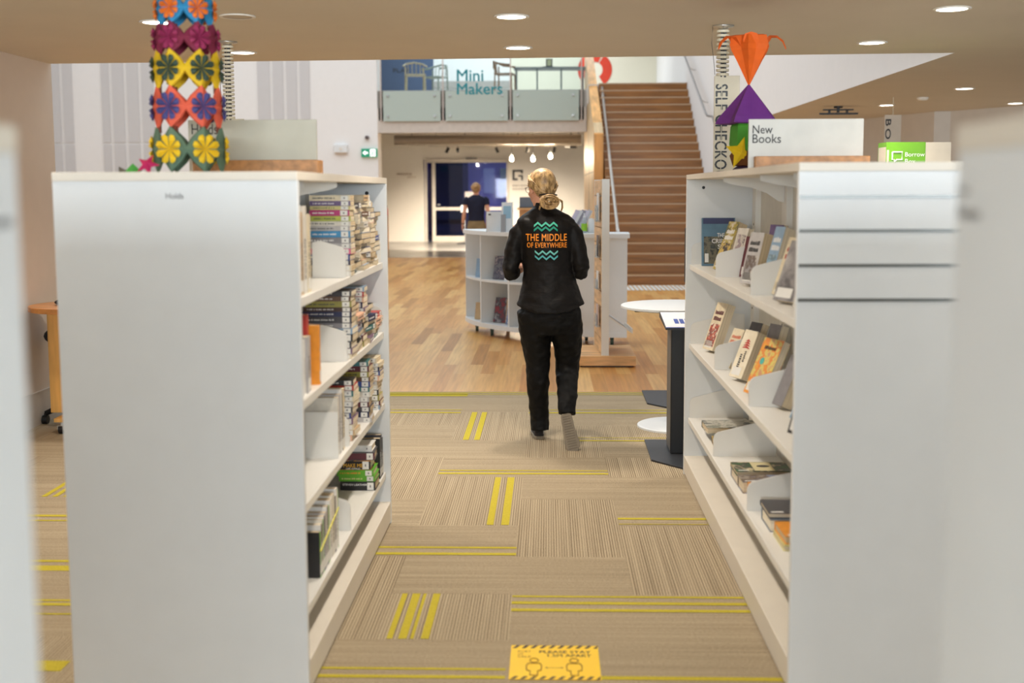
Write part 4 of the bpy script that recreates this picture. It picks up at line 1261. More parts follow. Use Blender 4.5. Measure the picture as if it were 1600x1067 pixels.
for k in range(5):
    a = math.radians(200 + 72 * k)
    mb = MB(); mb.tube([(0, 0, 0.13), (0.12 * math.cos(a), 0.12 * math.sin(a), 0.125), (0.235 * math.cos(a), 0.235 * math.sin(a), 0.075)], [0.026, 0.024, 0.018], 10); l_ = mb.build('leg', black, st, smooth=True)
    mb = MB(); cx, cy = 0.235 * math.cos(a), 0.235 * math.sin(a); mb.tube([(cx - 0.018, cy, 0.032), (cx + 0.018, cy, 0.032)], 0.032, 16); mb.tube([(cx, cy, 0.04), (cx, cy, 0.08)], 0.01, 8); mb.build('castor', black, l_)
dv = thing('computer_mouse', 'dark round device on the timber table beside the left bookcase', 'device', (-3.40, 8.02, 0.875))
mb = MB(); mb.ball((0, 0, 0.02), (0.05, 0.06, 0.02), 16, 8); mb.build('shell', black, dv, smooth=True)
mb = MB(); mb.tube([(0.0, 0, 0.01), (0.07, -0.03, 0.004), (0.16, -0.02, 0.004)], 0.003, 6); mb.build('cable', white, dv)

# ------------------------------------------------------------------ floor sticker
fsx, fsy = 0.021, 3.972
fs_ = thing('floor_sticker', 'yellow distancing floor sticker with black hazard stripes', 'sticker', (fsx, fsy, 0.0022))
yel = mat('sticker_yellow', (246, 200, 20), 0.55, var=0.02)
ink_b = mat('sticker_black', (40, 30, 20), 0.6)
wS, hS = 0.316, 0.30
MB().b2((-wS / 2, -hS / 2, 0), (wS / 2, hS / 2, 0.0008)).build('sheet', yel, fs_)
for sgn in (-1, 1):
    mb = MB()
    yb = sgn * (hS / 2 - 0.0145)
    for k in range(10):
        x = -wS / 2 + 0.004 + k * 0.0325
        p = [(x, yb - 0.013), (x + 0.014, yb - 0.013), (min(x + 0.03, wS / 2), yb + 0.013), (min(x + 0.016, wS / 2), yb + 0.013)]
        mb._add([(a, b, 0.0012) for a, b in p], [(0, 1, 2, 3)])
    mb.build('hazard_stripes', ink_b, fs_)
ink_s = mat('sticker_ink', (120, 84, 16), 0.6)
for w, x, y_, wd, h in (('PORT', -0.132, 0.083, 0.047, 0.018), ('OF', -0.132, 0.060, 0.02, 0.018), ('SALE', -0.132, 0.037, 0.047, 0.018), ('PLEASE STAY', -0.055, 0.078, 0.185, 0.024), ('1.5M APART', -0.025, 0.045, 0.155, 0.024)):
    text('lettering', w, wd, h, ink_s if wd < 0.06 else ink_b, fs_, T(x, y_, 0.0004), bold=0.0 if wd < 0.06 else 0.02)
for cx in (-0.073, 0.068):
    mb = MB()
    body = [(-0.013, -0.115), (-0.013, -0.078), (-0.025, -0.075), (-0.027, -0.035), (-0.021, -0.014), (0.021, -0.014), (0.027, -0.035), (0.025, -0.075), (0.013, -0.078), (0.013, -0.115)]
    P_ = [(cx + a, b, 0.0012) for a, b in body]
    for a, b in zip(P_, P_[1:] + P_[:1]): mb.tube([a, b], 0.0021, 6)
    hd = [(cx + 0.015 * math.cos(g), 0.012 + 0.018 * math.sin(g), 0.0012) for g in [2 * PI * i / 14 for i in range(15)]]
    mb.tube(hd, 0.002, 6)
    mb.build('figure_outline', ink_s, fs_)
mb = MB(); mb.b2((-0.03, -0.052, 0.0009), (0.026, -0.049, 0.0012)); mb._add([(-0.036, -0.0505, 0.0012), (-0.026, -0.0575, 0.0012), (-0.026, -0.0435, 0.0012)], [(0, 1, 2)]); mb._add([(0.032, -0.0505, 0.0012), (0.022, -0.0435, 0.0012), (0.022, -0.0575, 0.0012)], [(0, 1, 2)])
mb.build('arrow', ink_s, fs_)

# ------------------------------------------------------------------ green box on a plinth behind the right bookcase
pl_ = thing('display_plinth', 'white display plinth behind the right bookcase', 'plinth', (2.48, 8.1, 0))
MB().b2((-0.3, -0.15, 0), (0.34, 0.2, 1.70)).build('body', white, pl_, bevel=0.003)
MB().b2((-0.32, -0.17, 1.70), (0.36, 0.22, 1.72)).build('top', edge, pl_, bevel=0.002)
gb = thing('cardboard_box', 'green and white box lettered Borrow Box on the plinth', 'box', (2.42, 8.0, 1.72))
gm = mat('box_green', (104, 166, 16), 0.5); gw = mat('box_white', (206, 196, 178), 0.6)
mb = MB(); mb.b2((-0.145, 0, 0), (0.115, 0.2, 0.252)); mb.build('carton', gm, gb)
mb = MB(); mb.b2((0.116, 0.0, 0), (0.285, 0.2, 0.25)); mb.build('carton', gw, gb, label='plain white half')
MB().b2((-0.1455, 0.01, 0.06), (-0.1445, 0.19, 0.22)).build('side_print', gw, gb)
mb = MB(); mb.b2((-0.142, -0.0006, 0.03), (-0.128, 0, 0.20)); mb.build('side_print', gw, gb)
text('lettering', 'Borrow', 0.13, None, mat('print_white', (240, 244, 236), 0.5), gb, frame((-0.02, -0.001, 0.155), (1, 0, 0), (0, 0, 1)))
text('lettering', 'Box', 0.07, None, mat('print_white', (240, 244, 236), 0.5), gb, frame((-0.02, -0.001, 0.108), (1, 0, 0), (0, 0, 1)))
mb = MB()
mb.tube([(-0.105, -0.001, 0.185), (-0.04, -0.001, 0.185), (-0.04, -0.001, 0.135), (-0.075, -0.001, 0.135), (-0.092, -0.001, 0.118), (-0.092, -0.001, 0.135), (-0.105, -0.001, 0.135), (-0.105, -0.001, 0.187)], 0.005, 8)
mb.build('logo', MATS['print_white'], gb, label='white speech bubble logo')
# ------------------------------------------------------------------ curved white display desk
dk = thing('curved_shelving_desk', 'curved white shelving desk on castors in the wooden-floored hall', 'display desk', (0.931, 14.25, 0))
RO, RI = 1.954, 1.42
def arc_slab(mb, a0, a1, ri, ro, z0, z1, n=28):
    vs = []
    for i in range(n + 1):
        a = math.radians(a0 + (a1 - a0) * i / n)
        c, s = math.cos(a), math.sin(a)
        vs += [(ri * c, ri * s, z0), (ro * c, ro * s, z0), (ro * c, ro * s, z1), (ri * c, ri * s, z1)]
    fs = []
    for i in range(n):
        b = 4 * i
        for k in range(4):
            fs.append((b + k, b + (k + 1) % 4, b + 4 + (k + 1) % 4, b + 4 + k))
    fs += [(3, 2, 1, 0), (4 * n, 4 * n + 1, 4 * n + 2, 4 * n + 3)]
    mb._add(vs, fs)
    return mb
A0, A1, AC = 188, 267, 243
arc_slab(MB(), A0 - 0.7, A1 + 0.7, RI - 0.02, RO + 0.02, 1.155, 1.20).build('top', white, dk)
arc_slab(MB(), A0, A1, RI, RO, 0.10, 0.15).build('bottom_shelf', white, dk)
arc_slab(MB(), A0 + 0.5, AC, RI + 0.1, RO - 0.01, 0.625, 0.65).build('middle_shelf', white, dk)
arc_slab(MB(), A0, A1, RI + 0.02, RI + 0.05, 0.15, 1.155).build('back_panel', white, dk)
arc_slab(MB(), AC, A1, RO - 0.03, RO - 0.005, 0.15, 1.155).build('front_panel', white, dk)
for a in (A0 + 0.6, 208.5, 225, AC, A1 - 0.6):
    r_ = math.radians(a)
    MB().b2((RI + 0.03, -0.011, 0.15), (RO - 0.008, 0.011, 1.155)).build('divider', white, dk, M=RZ(r_))
for a, r in ((196, 1.85), (212, 1.86), (236, 1.85), (262, 1.8), (200, 1.5), (250, 1.5)):
    g = math.radians(a); x, y = r * math.cos(g), r * math.sin(g)
    mb = MB(); mb.b2((x - 0.02, y - 0.02, 0.06), (x + 0.02, y + 0.02, 0.10)); c_ = mb.build('castor', charcoal, dk)
    mb = MB(); mb.tube([(x - 0.016, y, 0.045), (x + 0.016, y, 0.045)], 0.045, 18); mb.build('wheel', mat('castor_green', (60, 84, 78), 0.5), c_)
def desk_book(label, ang, r, z, h, w, t, m, yaw=0.0, lean=14):
    """face-out book propped on the curved desk"""
    g = math.radians(ang)
    n = Vector((math.cos(g), math.sin(g), 0)); tx = Vector((-math.sin(g), math.cos(g), 0))
    n2 = (n * math.cos(yaw) + tx * math.sin(yaw)).normalized(); x2 = Vector((-n2.y, n2.x, 0))
    l = math.radians(lean)
    U = Vector((0, 0, 1)) * math.cos(l) - n2 * math.sin(l)
    o = Vector((0.931, 14.25, z)) + n * r - x2 * w / 2 + Vector((0, 0, 0.001))
    # local X up, local Y along the width, local Z = out of the cover
    M = frame(o, U, -x2)
    M = frame(o + x2 * w, U, -x2, U.cross(-x2))
    return book(M, h, w, t, m, label, 'books propped on the curved desk', sticker=False)
desk_book('dark-covered magazine propped on the middle shelf of the curved desk', 214.5, 1.80, 0.65, 0.27, 0.17, 0.02, printed('desk_dark', [(50, 50, 60), (110, 110, 116), (70, 66, 84), (150, 140, 140)], 12, seed=21), yaw=0.5)
desk_book('portrait paperback with red band on the bottom shelf of the curved desk', 213.5, 1.78, 0.15, 0.29, 0.17, 0.022, printed('desk_portrait', [(70, 72, 80), (140, 136, 140), (60, 58, 64), (130, 40, 50)], 9, seed=22), yaw=0.45)
desk_book('blue-covered paperback on the bottom shelf beside the walking person', 221.5, 1.80, 0.15, 0.24, 0.14, 0.02, printed('desk_blue', [(60, 90, 150), (150, 170, 200), (90, 110, 150), (190, 190, 190)], 12, seed=23), yaw=0.3)
desk_book('cream paperback leaning beside the portrait paperback', 218, 1.70, 0.15, 0.27, 0.16, 0.03, ink('tan'), yaw=0.6)
desk_book('pale blue booklet on the middle shelf by the desk end', 201, 1.84, 0.65, 0.22, 0.14, 0.012, ink('pale blue'), yaw=0.9)
desk_book('tan paperback on the bottom shelf by the desk end', 200, 1.84, 0.15, 0.20, 0.14, 0.02, ink('tan'), yaw=0.9)
desk_book('thin white leaflet on the middle shelf behind the person', 221, 1.84, 0.65, 0.12, 0.1, 0.004, ink('white'), yaw=0.2)
# things standing on the desk
def P14(px, y): return (px - 857) * y / 1823.0 - 0.0
acr = glass_mat('acrylic', (232, 240, 244), 0.12, body=0.25, body_rgb=(226, 230, 234))
def sign_holder(label, x, y, w, h, m, tilt=0.18):
    r = thing('leaflet_holder', label, 'leaflet holder', (x, y, 1.2))
    mb = MB(); mb.box((0, 0, h / 2), (w, 0.006, h), Matrix.Rotation(-tilt, 4, 'X')); mb.build('card', m, r)
    mb = MB(); mb.box((0, 0.004, h / 2), (w + 0.01, 0.004, h + 0.01), Matrix.Rotation(-tilt, 4, 'X')); mb.box((0, 0.09, h * 0.40), (w * 0.8, 0.004, h * 0.85), Matrix.Rotation(0.1, 4, 'X')); mb.build('stand', acr, r)
    return r
paper_w = mat('white_card', (224, 226, 226), 0.5)
h1 = sign_holder('tall white card stand with a blue picture on the curved desk', -0.46, 13.0, 0.12, 0.33, paper_w)
mb = MB(); mb.box((0, -0.004, 0.22), (0.085, 0.002, 0.14), Matrix.Rotation(-0.18, 4, 'X')); mb.build('picture', mat('card_blue', (150, 186, 206), 0.5), h1)
h2 = sign_holder('clear leaflet box left of the tall card stand on the desk', -0.61, 13.12, 0.17, 0.22, paper_w, 0.05)
mb = MB(); mb.box((-0.05, -0.004, 0.19), (0.03, 0.002, 0.016), Matrix.Rotation(-0.05, 4, 'X')); mb.build('print', dark_text, h2)
h3 = sign_holder('low tilted leaflet stand between the two taller ones', -0.50, 12.92, 0.05, 0.2, mat('grey_card', (150, 150, 152), 0.5), 0.3)
tr_ = thing('leaflet_tray', 'tray of purple and white leaflets behind the person on the right', 'leaflet tray', (0.30, 12.75, 1.2))
MB().b2((-0.17, -0.08, 0), (0.13, 0.12, 0.05)).build('tray', acr, tr_)
for k in range(5):
    mb = MB(); mb.box((0, 0, 0.13), (0.05, 0.006, 0.24), Matrix.Rotation(0.5, 4, 'Y')); mb.build('leaflet', mat('leaflet_%d' % k, ((200, 194, 214), (222, 222, 224), (150, 146, 160), (214, 208, 222), (190, 190, 196))[k], 0.5), tr_, M=T(-0.1 + 0.035 * k, 0.01 * k, 0.02))
sb = thing('sanitizer_bottle', 'pump bottle of green hand sanitizer on the curved desk', 'bottle', (0.385, 12.62, 1.2))
mb = MB(); mb.lathe([(0.03, 0), (0.032, 0.01), (0.032, 0.1), (0.03, 0.13), (0.012, 0.15), (0.012, 0.165)], 20); mb.build('bottle', acr, sb, smooth=True)
mb = MB(); mb.lathe([(0.0325, 0.02), (0.0325, 0.1)], 20, caps=False); mb.build('label', mat('label_green', (140, 190, 40), 0.5), sb)
mb = MB(); mb.lathe([(0.014, 0.165), (0.014, 0.18), (0.005, 0.182), (0.005, 0.205)], 12); mb.b2((-0.006, -0.006, 0.2), (0.006, 0.04, 0.21)); mb.build('pump', white, sb)
wb = thing('wipes_canister', 'white wipes canister right of the sanitizer bottle', 'canister', (0.46, 12.62, 1.2))
mb = MB(); mb.lathe([(0.036, 0), (0.036, 0.13), (0.03, 0.14), (0.03, 0.15)], 20); mb.build('body', white, wb, smooth=True); mb = MB(); mb.lathe([(0.02, 0.15), (0.02, 0.158), (0.004, 0.16)], 16); mb.build('lid', ring_m, wb)

# ------------------------------------------------------------------ slatwall stand
sw = thing('slatwall_stand', 'tall slatted leaflet stand on a pale timber base beside the desk', 'display stand', (0.534, 11.25, 0))
MB().b2((-0.259, -0.36, 0.012), (0.286, 0.44, 0.105)).build('base', wood('beech', (226, 178, 122), (3, 20, 20)), sw, bevel=0.004)
MB().b2((-0.234, -0.33, 0), (0.266, 0.41, 0.012)).build('plinth', black, sw)
ang = math.radians(3.5)
M_ = RZ(ang)
slat = wood('slat_beech', (220, 182, 136), (20, 3, 20))
mb = MB()
z = 0.105
while z < 1.72:
    mb.b2((-0.052, -0.30, z + 0.004), (-0.032, 0.40, min(z + 0.146, 1.75))); mb.b2((-0.008, -0.30, z + 0.004), (0.012, 0.40, min(z + 0.146, 1.75)))
    z += 0.15
mb.build('slats', slat, sw, M=M_)
MB().b2((-0.032, -0.30, 0.105), (-0.008, 0.40, 1.755)).build('core', white, sw, M=M_)
MB().b2((-0.055, -0.318, 0.105), (0.015, -0.30, 1.76)).build('edge_trim', steel_white, sw, M=M_)
mb = MB(); mb.b2((-0.055, 0.40, 0.105), (0.015, 0.418, 1.76)); mb.build('edge_trim', steel_white, sw, M=M_)
def pocket(label, y, z, h, m, side=-1):
    r = thing('leaflet_pocket', label, 'leaflet holder', (0.534, 11.25, 0), group='acrylic pockets on the slatted stand')
    r.rotation_euler = (0, 0, ang)
    x = -0.056 if side < 0 else 0.016
    MB().b2((x - 0.035, y, z), (x - 0.001, y + 0.16, z + 0.012)).build('pocket', acr, r)
    mb = MB(); mb.box((x - 0.018, y + 0.08, z + h / 2 + 0.012), (0.008, 0.15, h)); mb.build('leaflets', m, r)
    MB().b2((x - 0.037, y, z), (x - 0.034, y + 0.16, z + h * 0.6)).build('front', acr, r)
pocket('topmost acrylic leaflet pocket on the slatted stand', -0.2, 1.36, 0.26, paper_w)
pocket('acrylic pocket with dark leaflets, second from the top of the stand', -0.2, 1.02, 0.2, mat('leaflet_dark', (110, 104, 104), 0.5))
pocket('acrylic pocket with white leaflets, third from the top of the stand', -0.2, 0.72, 0.16, paper_w)
pocket('lowest acrylic pocket with pink leaflets on the slatted stand', -0.2, 0.36, 0.2, mat('leaflet_pink', (206, 190, 186), 0.5))
tr2 = thing('leaflet_tray', 'sloping white tray on the far side of the slatted stand', 'leaflet tray', (0.534, 11.25, 0)); tr2.rotation_euler = (0, 0, ang)
mb = MB()
vs = [(0.014, -0.25, 0.46), (0.25, -0.25, 0.30), (0.25, -0.25, 0.35), (0.238, -0.25, 0.35), (0.232, -0.25, 0.325), (0.02, -0.25, 0.475)]
vs2 = [(x, 0.3, z) for x, _, z in vs]
mb._add(vs + vs2, [tuple(range(6)), tuple(range(11, 5, -1))] + [(i, 6 + i, 6 + (i + 1) % 6, (i + 1) % 6) for i in range(6)]); mb.build('tray', steel_white, tr2)
mb = MB(); mb._add([(0.04, -0.2, 0.466), (0.2, -0.2, 0.354), (0.2, 0.25, 0.354), (0.04, 0.25, 0.466)], [(0, 1, 2, 3)]); mb.build('leaflets', paper_w, tr2)

# ------------------------------------------------------------------ timber stair
tread_m = mat('stair_timber', (142, 92, 38), 0.4, var=0.3, scale=1.0, stretch=(1.5, 20, 20))
nose_m = mat('nosing_strip', (184, 154, 122), 0.5)
SX0, SX1, SY, NR, RISE, GO = 1.13, 3.085, 20.5, 23, 4.03 / 23, 0.272
sc_ = thing('staircase', 'broad timber staircase rising to the upper floor', 'staircase', ((SX0 + SX1) / 2, SY, 0))
hw = (SX1 - SX0) / 2
for k in range(NR):
    y0 = GO * k; z1_ = RISE * (k + 1)
    st_ = MB().b2((-hw, y0, RISE * k - (0.0 if k else 0)), (hw, y0 + GO + 0.02, z1_)).build('step', tread_m, sc_)
    MB().b2((-hw, y0 - 0.006, z1_ - 0.026), (hw, y0 + 0.03, z1_ + 0.002)).build('nosing', nose_m, st_, label='pale nosing strip')
mb = MB(); mb._add([(-hw, GO, 0), (-hw, GO * NR, 0), (-hw, GO * NR, RISE * (NR - 1)), (hw, GO, 0), (hw, GO * NR, 0), (hw, GO * NR, RISE * (NR - 1))], [(0, 1, 2), (3, 5, 4), (0, 2, 5, 3), (1, 4, 5, 2)]); mb.build('carriage', timber, sc_)
bal = thing('balustrade', 'tall solid timber balustrade wall along the left of the stairs', 'balustrade', (1.0, 23.7, 0))
prof = [(0, 0), (10.3, 0), (10.3, 5.6), (8.2, 5.6), (0, 2.80)]
prof = [(0, 0), (6.4, 0), (6.4, 5.3), (0, 2.80)]
mb = MB(); n = len(prof)
vs = [(-0.085, a, b) for a, b in prof] + [(0.10, a, b) for a, b in prof]
mb._add(vs, [tuple(range(n)), tuple(range(2 * n - 1, n - 1, -1))] + [(i, n + i, n + (i + 1) % n, (i + 1) % n) for i in range(n)])
mb.build('body', wood('balustrade_veneer', (208, 178, 134), (20, 1.2, 1.2)), bal)
capm = wood('balustrade_cap', (228, 170, 98), (8, 2, 2))
mb = MB(); d = Vector((0, 6.4, 2.5)).normalized()
mb._add([(-0.087, -0.01, 2.795), (0.102, -0.01, 2.795), (0.102, 6.4, 5.31), (-0.087, 6.4, 5.31), (-0.087, -0.01, 2.77), (0.102, -0.01, 2.77), (0.102, 6.4, 5.28), (-0.087, 6.4, 5.28)], [(0, 1, 2, 3), (7, 6, 5, 4), (0, 4, 5, 1), (1, 5, 6, 2), (2, 6, 7, 3), (3, 7, 4, 0)]); mb.build('cap', capm, bal)
MB().b2((-0.087, -0.012, 0), (0.102, 0.0, 2.77)).build('end_face', wood('balustrade_end', (206, 146, 74), (8, 8, 1.5)), bal)
mb = MB()
mb.b2((-0.088, 0.3, 2.02), (-0.0845, 6.3, 2.035)); mb.b2((-0.088, 3.0, 0), (-0.0845, 3.015, 4.0)); mb.b2((-0.088, 0.2, 1.0), (-0.0845, 6.3, 1.012))
mb.build('panel_joint', mat('joint_dark', (90, 66, 44), 0.7), bal)
hr = thing('handrail', 'pale metal handrail at the left foot of the stairs', 'handrail', (1.25, 20.9, 0))
mb = MB(); mb.tube([(-0.02, -0.1, 0.55), (-0.02, -0.15, 0.93), (-0.02, 0.0, 0.98), (-0.05, 4.3, 3.24), (-0.05, 5.6, 3.95)], 0.027, 12); mb.build('rail', mat('rail_metal', (200, 196, 190), 0.35, metal=0.5), hr, smooth=True)
mb = MB(); mb.tube([(-0.02, 0.02, 0.3), (-0.02, 0.02, 0.97)], 0.02, 10); mb.tube([(-0.02, 2.2, 1.6), (-0.02, 2.2, 2.1)], 0.014, 10); mb.build('post', chrome, hr)
hr2 = thing('handrail', 'grey metal handrail on the white wall right of the stairs', 'handrail', (3.04, 21.6, 0))
mb = MB(); mb.tube([(0, -1.6, 2.1), (0, 0.35, 3.0), (-0.1, 0.35, 3.02), (-0.1, 0.6, 3.09), (-0.1, 4.9, 4.85), (-0.1, 6.5, 5.5)], 0.022, 10)
mb.build('rail', mat('rail_grey', (150, 146, 144), 0.4, metal=0.5), hr2, smooth=True)
for yy, zz in ((-0.9, 2.42), (1.4, 3.4), (3.4, 4.22), (5.4, 5.04)):
    mb = MB(); mb.tube([(-0.1 if yy > 0 else 0, yy, zz), (0.0, yy, zz - 0.06), (0.05, yy, zz - 0.06)], 0.01, 8); mb.build('bracket', chrome, hr2)
ts = thing('tactile_strip', 'white ribbed tactile strip on the floor before the stairs', 'floor strip', (2.1, 19.8, 0))
MB().b2((-0.95, -0.5, 0), (0.98, 0.5, 0.003)).build('backing', mat('tactile_base', (196, 160, 116), 0.6), ts)
mb = MB()
for k in range(26):
    x = -0.93 + k * 0.073
    mb._add([(x, -0.48, 0.008), (x + 0.04, -0.48, 0.008), (x + 0.04, 0.48, 0.008), (x, 0.48, 0.008), (x, -0.48, 0.003), (x + 0.04, -0.48, 0.003)], [(0, 1, 2, 3), (4, 5, 1, 0)])
mb.build('ribs', white, ts)

# ------------------------------------------------------------------ balcony glass
frost = glass_mat('frosted_glass', (190, 206, 200), 0.05, 0.2, body=0.78, body_rgb=(196, 208, 200))
frost_e = mat('glass_edge', (120, 140, 134), 0.4)
xs = [-3.98, -2.50, -0.90, 0.78]
glass_f = glass_mat('balcony_glass', (240, 246, 246), 0.05)
names = ('left glass balcony panel in front of the blue wall', 'middle glass balcony panel lettered Mini Makers', 'right glass balcony panel next to the timber balustrade')
gp = []
for k in range(3):
    a, b = xs[k], xs[k + 1]
    r = thing('glass_panel', names[k], 'glass panel', ((a + b) / 2, 27.96, 3.3), group='glass balcony panels')
    hw_ = (b - a) / 2
    MB().b2((-hw_ + 0.06, -0.012, 0.0), (hw_ - 0.06, 0, 0.70)).build('frosted_band', frost, r)
    MB().b2((-hw_ + 0.02, 0.004, 0.72), (hw_ - 0.02, 0.014, 2.1)).build('clear_pane', glass_f, r)
    for x in (-hw_ + 0.17, hw_ - 0.2):
        for z in (0.12, 0.60):
            mb = MB(); mb.tube([(x, -0.04, z), (x, 0.039, z)], 0.03, 14); mb.build('standoff', chrome, r)
    gp.append(r)
for k, x in enumerate(xs):
    r = thing('mullion', ('thin mullion at the left end of the balcony', 'thin mullion left of the Mini Makers panel', 'thin mullion right of the Mini Makers panel', 'thin mullion beside the timber balustrade')[k], 'mullion', (x, 27.97, 3.3), group='balcony mullions')
    MB().b2((-0.015, 0, 0), (0.015, 0.03, 2.3)).build('post', mat('mullion_paint', (190, 178, 170), 0.5), r)
    MB().b2((-0.06, 0.03, 0.02), (0.06, 0.08, 0.72)).build('backing', mat('mullion_dark', (120, 116, 108), 0.5), r)
tl = mat('lettering_teal', (0, 128, 138), 0.5)
text('lettering', 'Mini', 0.62, None, tl, gp[1], frame((-0.46, -0.014, 0.93), (1, 0, 0), (0, 0, 1)), bold=0.016)
text('lettering', 'Makers', 1.07, None, tl, gp[1], frame((-0.46, -0.014, 0.62), (1, 0, 0), (0, 0, 1)), bold=0.016)
tag(text('wall_lettering', 'PLAY', 0.47, 0.11, mat('play_ink', (26, 36, 56), 0.6), None, frame((-4.46, 33.985, 5.05), (1, 0, 0), (0, 0, 1)), bold=0.02), 'dark PLAY lettering on the blue upper wall', 'lettering')
# chairs and table upstairs
bw = wood('bentwood', (206, 184, 146))
def bent_chair(label, x, y, rz, m, back=0.78, group='timber chairs on the balcony'):
    r = thing('wooden_chair', label, 'chair', (x, y, 4.03), rz, group)
    MB().b2((-0.24, -0.23, 0.43), (0.24, 0.23, 0.46)).build('seat', m, r, bevel=0.01)
    for sx in (-1, 1):
        for sy in (-1, 1):
            mb = MB(); mb.tube([(sx * 0.23, sy * 0.21, 0), (sx * 0.22, sy * 0.2, 0.45 if sy < 0 else 0.66)], 0.018, 8); mb.build('leg', m, r)
    mb = MB(); mb.tube([(-0.27, -0.2, 0.64), (-0.28, 0.1, 0.68), (-0.2, 0.24, 0.74), (0, 0.28, back), (0.2, 0.24, 0.74), (0.28, 0.1, 0.68), (0.27, -0.2, 0.64)], 0.022, 8); mb.build('backrest', m, r, smooth=True)
    mb = MB()
    for q in range(4): mb.tube([(-0.15 + 0.1 * q, 0.22, 0.46), (-0.15 + 0.1 * q, 0.26, 0.76)], 0.009, 6)
    mb.build('spindles', m, r)
    return r
bent_chair('pale bentwood armchair left on the balcony by the blue wall', -3.27, 29.0, 0.2, bw)
bent_chair('grey-green spindle chair right of the bentwood armchair on the balcony', -2.83, 29.6, -0.5, mat('chair_grey_green', (150, 160, 146), 0.5))
bent_chair('small brown chair beside the balcony table', -1.06, 28.9, 1.4, wood('brown_chair_wood', (150, 106, 66)), 0.6)
tb2 = thing('high_table', 'long grey high table upstairs behind the balcony glass', 'table', (0.02, 29.6, 4.03))
MB().b2((-0.88, -0.3, 0.62), (0.9, 0.3, 0.66)).build('tabletop', mat('table_grey', (130, 136, 136), 0.5), tb2)
for x in (-0.82, -0.3, 0.3, 0.84):
    for yy in (-0.25, 0.25):
        MB().b2((x - 0.018, yy - 0.018, 0), (x + 0.018, yy + 0.018, 0.62)).build('leg', mat('leg_grey', (120, 126, 128), 0.4), tb2)
tv = thing('toy_display', 'small black stand with a pale face on the high table upstairs', 'ornament', (0.02, 29.55, 4.69))
MB().b2((-0.16, -0.06, 0), (0.12, 0.06, 0.03)).build('foot', black, tv); MB().b2((-0.08, -0.03, 0.03), (0.08, 0.03, 0.22)).build('frame', black, tv); MB().b2((-0.05, -0.034, 0.05), (0.05, -0.03, 0.2)).build('face', mat('pale_yellow_paint', (206, 206, 160), 0.5), tv)
# red ring graphic on the upper wall
mb = MB()
red = mat('graphic_red', (206, 56, 28), 0.55)
def ring_seg(mb, cx, cz, ri, ro, a0, a1, y, n=14):
    vs = []
    for i in range(n + 1):
        a = math.radians(a0 + (a1 - a0) * i / n)
        vs += [(cx + ri * math.cos(a), y, cz + ri * math.sin(a)), (cx + ro * math.cos(a), y, cz + ro * math.sin(a))]
    mb._add(vs, [(2 * i, 2 * i + 1, 2 * i + 3, 2 * i + 2) for i in range(n)])
ring_seg(mb, 1.33, 5.08, 0.22, 0.49, -58, 58, 33.985)
ring_seg(mb, 1.33, 5.08, 0.22, 0.49, 122, 215, 33.985)
ring_seg(mb, 1.33, 5.08, 0.22, 0.49, 65, 115, 33.985)
tag(mb.build('wall_graphic', red), 'broken red ring graphic on the cream wall above the stairs', 'wall graphic')

# ------------------------------------------------------------------ gallery under the balcony
dc = thing('duct', 'ribbed metal duct running along under the balcony', 'duct', (-1.6, 31, 2.98))
mb = MB(); pts = []; rr_ = []
for k in range(200):
    pts.append((-2.46 + k * 0.0247, 0, 0)); rr_.append(0.135 if k % 2 else 0.128)
mb.tube(pts, rr_, 20); mb.build('pipe', mat('duct_metal', (184, 174, 158), 0.45, metal=0.35), dc, smooth=False)
mb = MB()
for x in (-2.0, -0.6, 0.8, 2.2): mb.tube([(x, 0, 0.12), (x, 0, 0.52)], 0.01, 6)
mb.build('hanger', charcoal, dc)
tk = thing('light_track', 'thin black lighting track under the balcony ceiling', 'light track', (-1.2, 31.4, 2.83))
MB().b2((-2.0, -0.015, 0.0), (2.2, 0.015, 0.025)).build('track', mat('track_white', (200, 192, 180), 0.5), tk)
mb = MB()
for x in (-1.8, 0, 2.0): mb.tube([(x, 0, 0.02), (x, 0, 0.67)], 0.006, 6)
mb.build('hanger', charcoal, tk)
spots = [(-2.70, 'leftmost black spotlight under the balcony', 0.5, False), (-2.42, 'lit black spotlight turned to the camera, second from left', 0.0, True), (-1.37, 'black spotlight above the glass door', -0.4, False), (-0.56, 'black spotlight between the hanging bulbs', 0.2, False), (0.15, 'black spotlight right of the last hanging bulb', 0.15, False)]
for x, lab, t_, lit in spots:
    r = thing('spotlight', lab, 'spotlight', (x, 31.4, 2.83), group='track spotlights under the balcony')
    mb = MB(); mb.tube([(0, 0, 0), (0, 0, -0.05)], 0.012, 8); mb.build('stem', black, r)
    M = T(0, 0, -0.10) @ Matrix.Rotation(t_, 4, 'Y') @ (Matrix.Rotation(1.2, 4, 'X') if lit else Matrix.Identity(4))
    mb = MB(); mb.lathe([(0.03, 0.08), (0.042, 0.07), (0.042, -0.075)], 16); mb.build('can', black, r, M=M)
    mb = MB(); mb.lathe([(0.038, -0.0755), (0.01, -0.077)], 16); mb.build('lens', glow('spot_lens', (255, 240, 220), 14.0) if lit else mat('dark_lens', (60, 58, 54), 0.2), r, M=M)
    if not lit:
        ld = bpy.data.lights.new('lamp', 'SPOT'); ld.energy = 1500 if x < -2 else 600; ld.color = (1, 0.88, 0.74); ld.spot_size = 1.5; ld.spot_blend = 0.7; ld.shadow_soft_size = 0.04
        lo_ = bpy.data.objects.new('lamp', ld); COL.objects.link(lo_); lo_.parent = r; lo_.location = (0, 0.06, -0.2); lo_.rotation_euler = (0.85, 0, -x * 0.15 - (0.5 if x < -2 else 0))
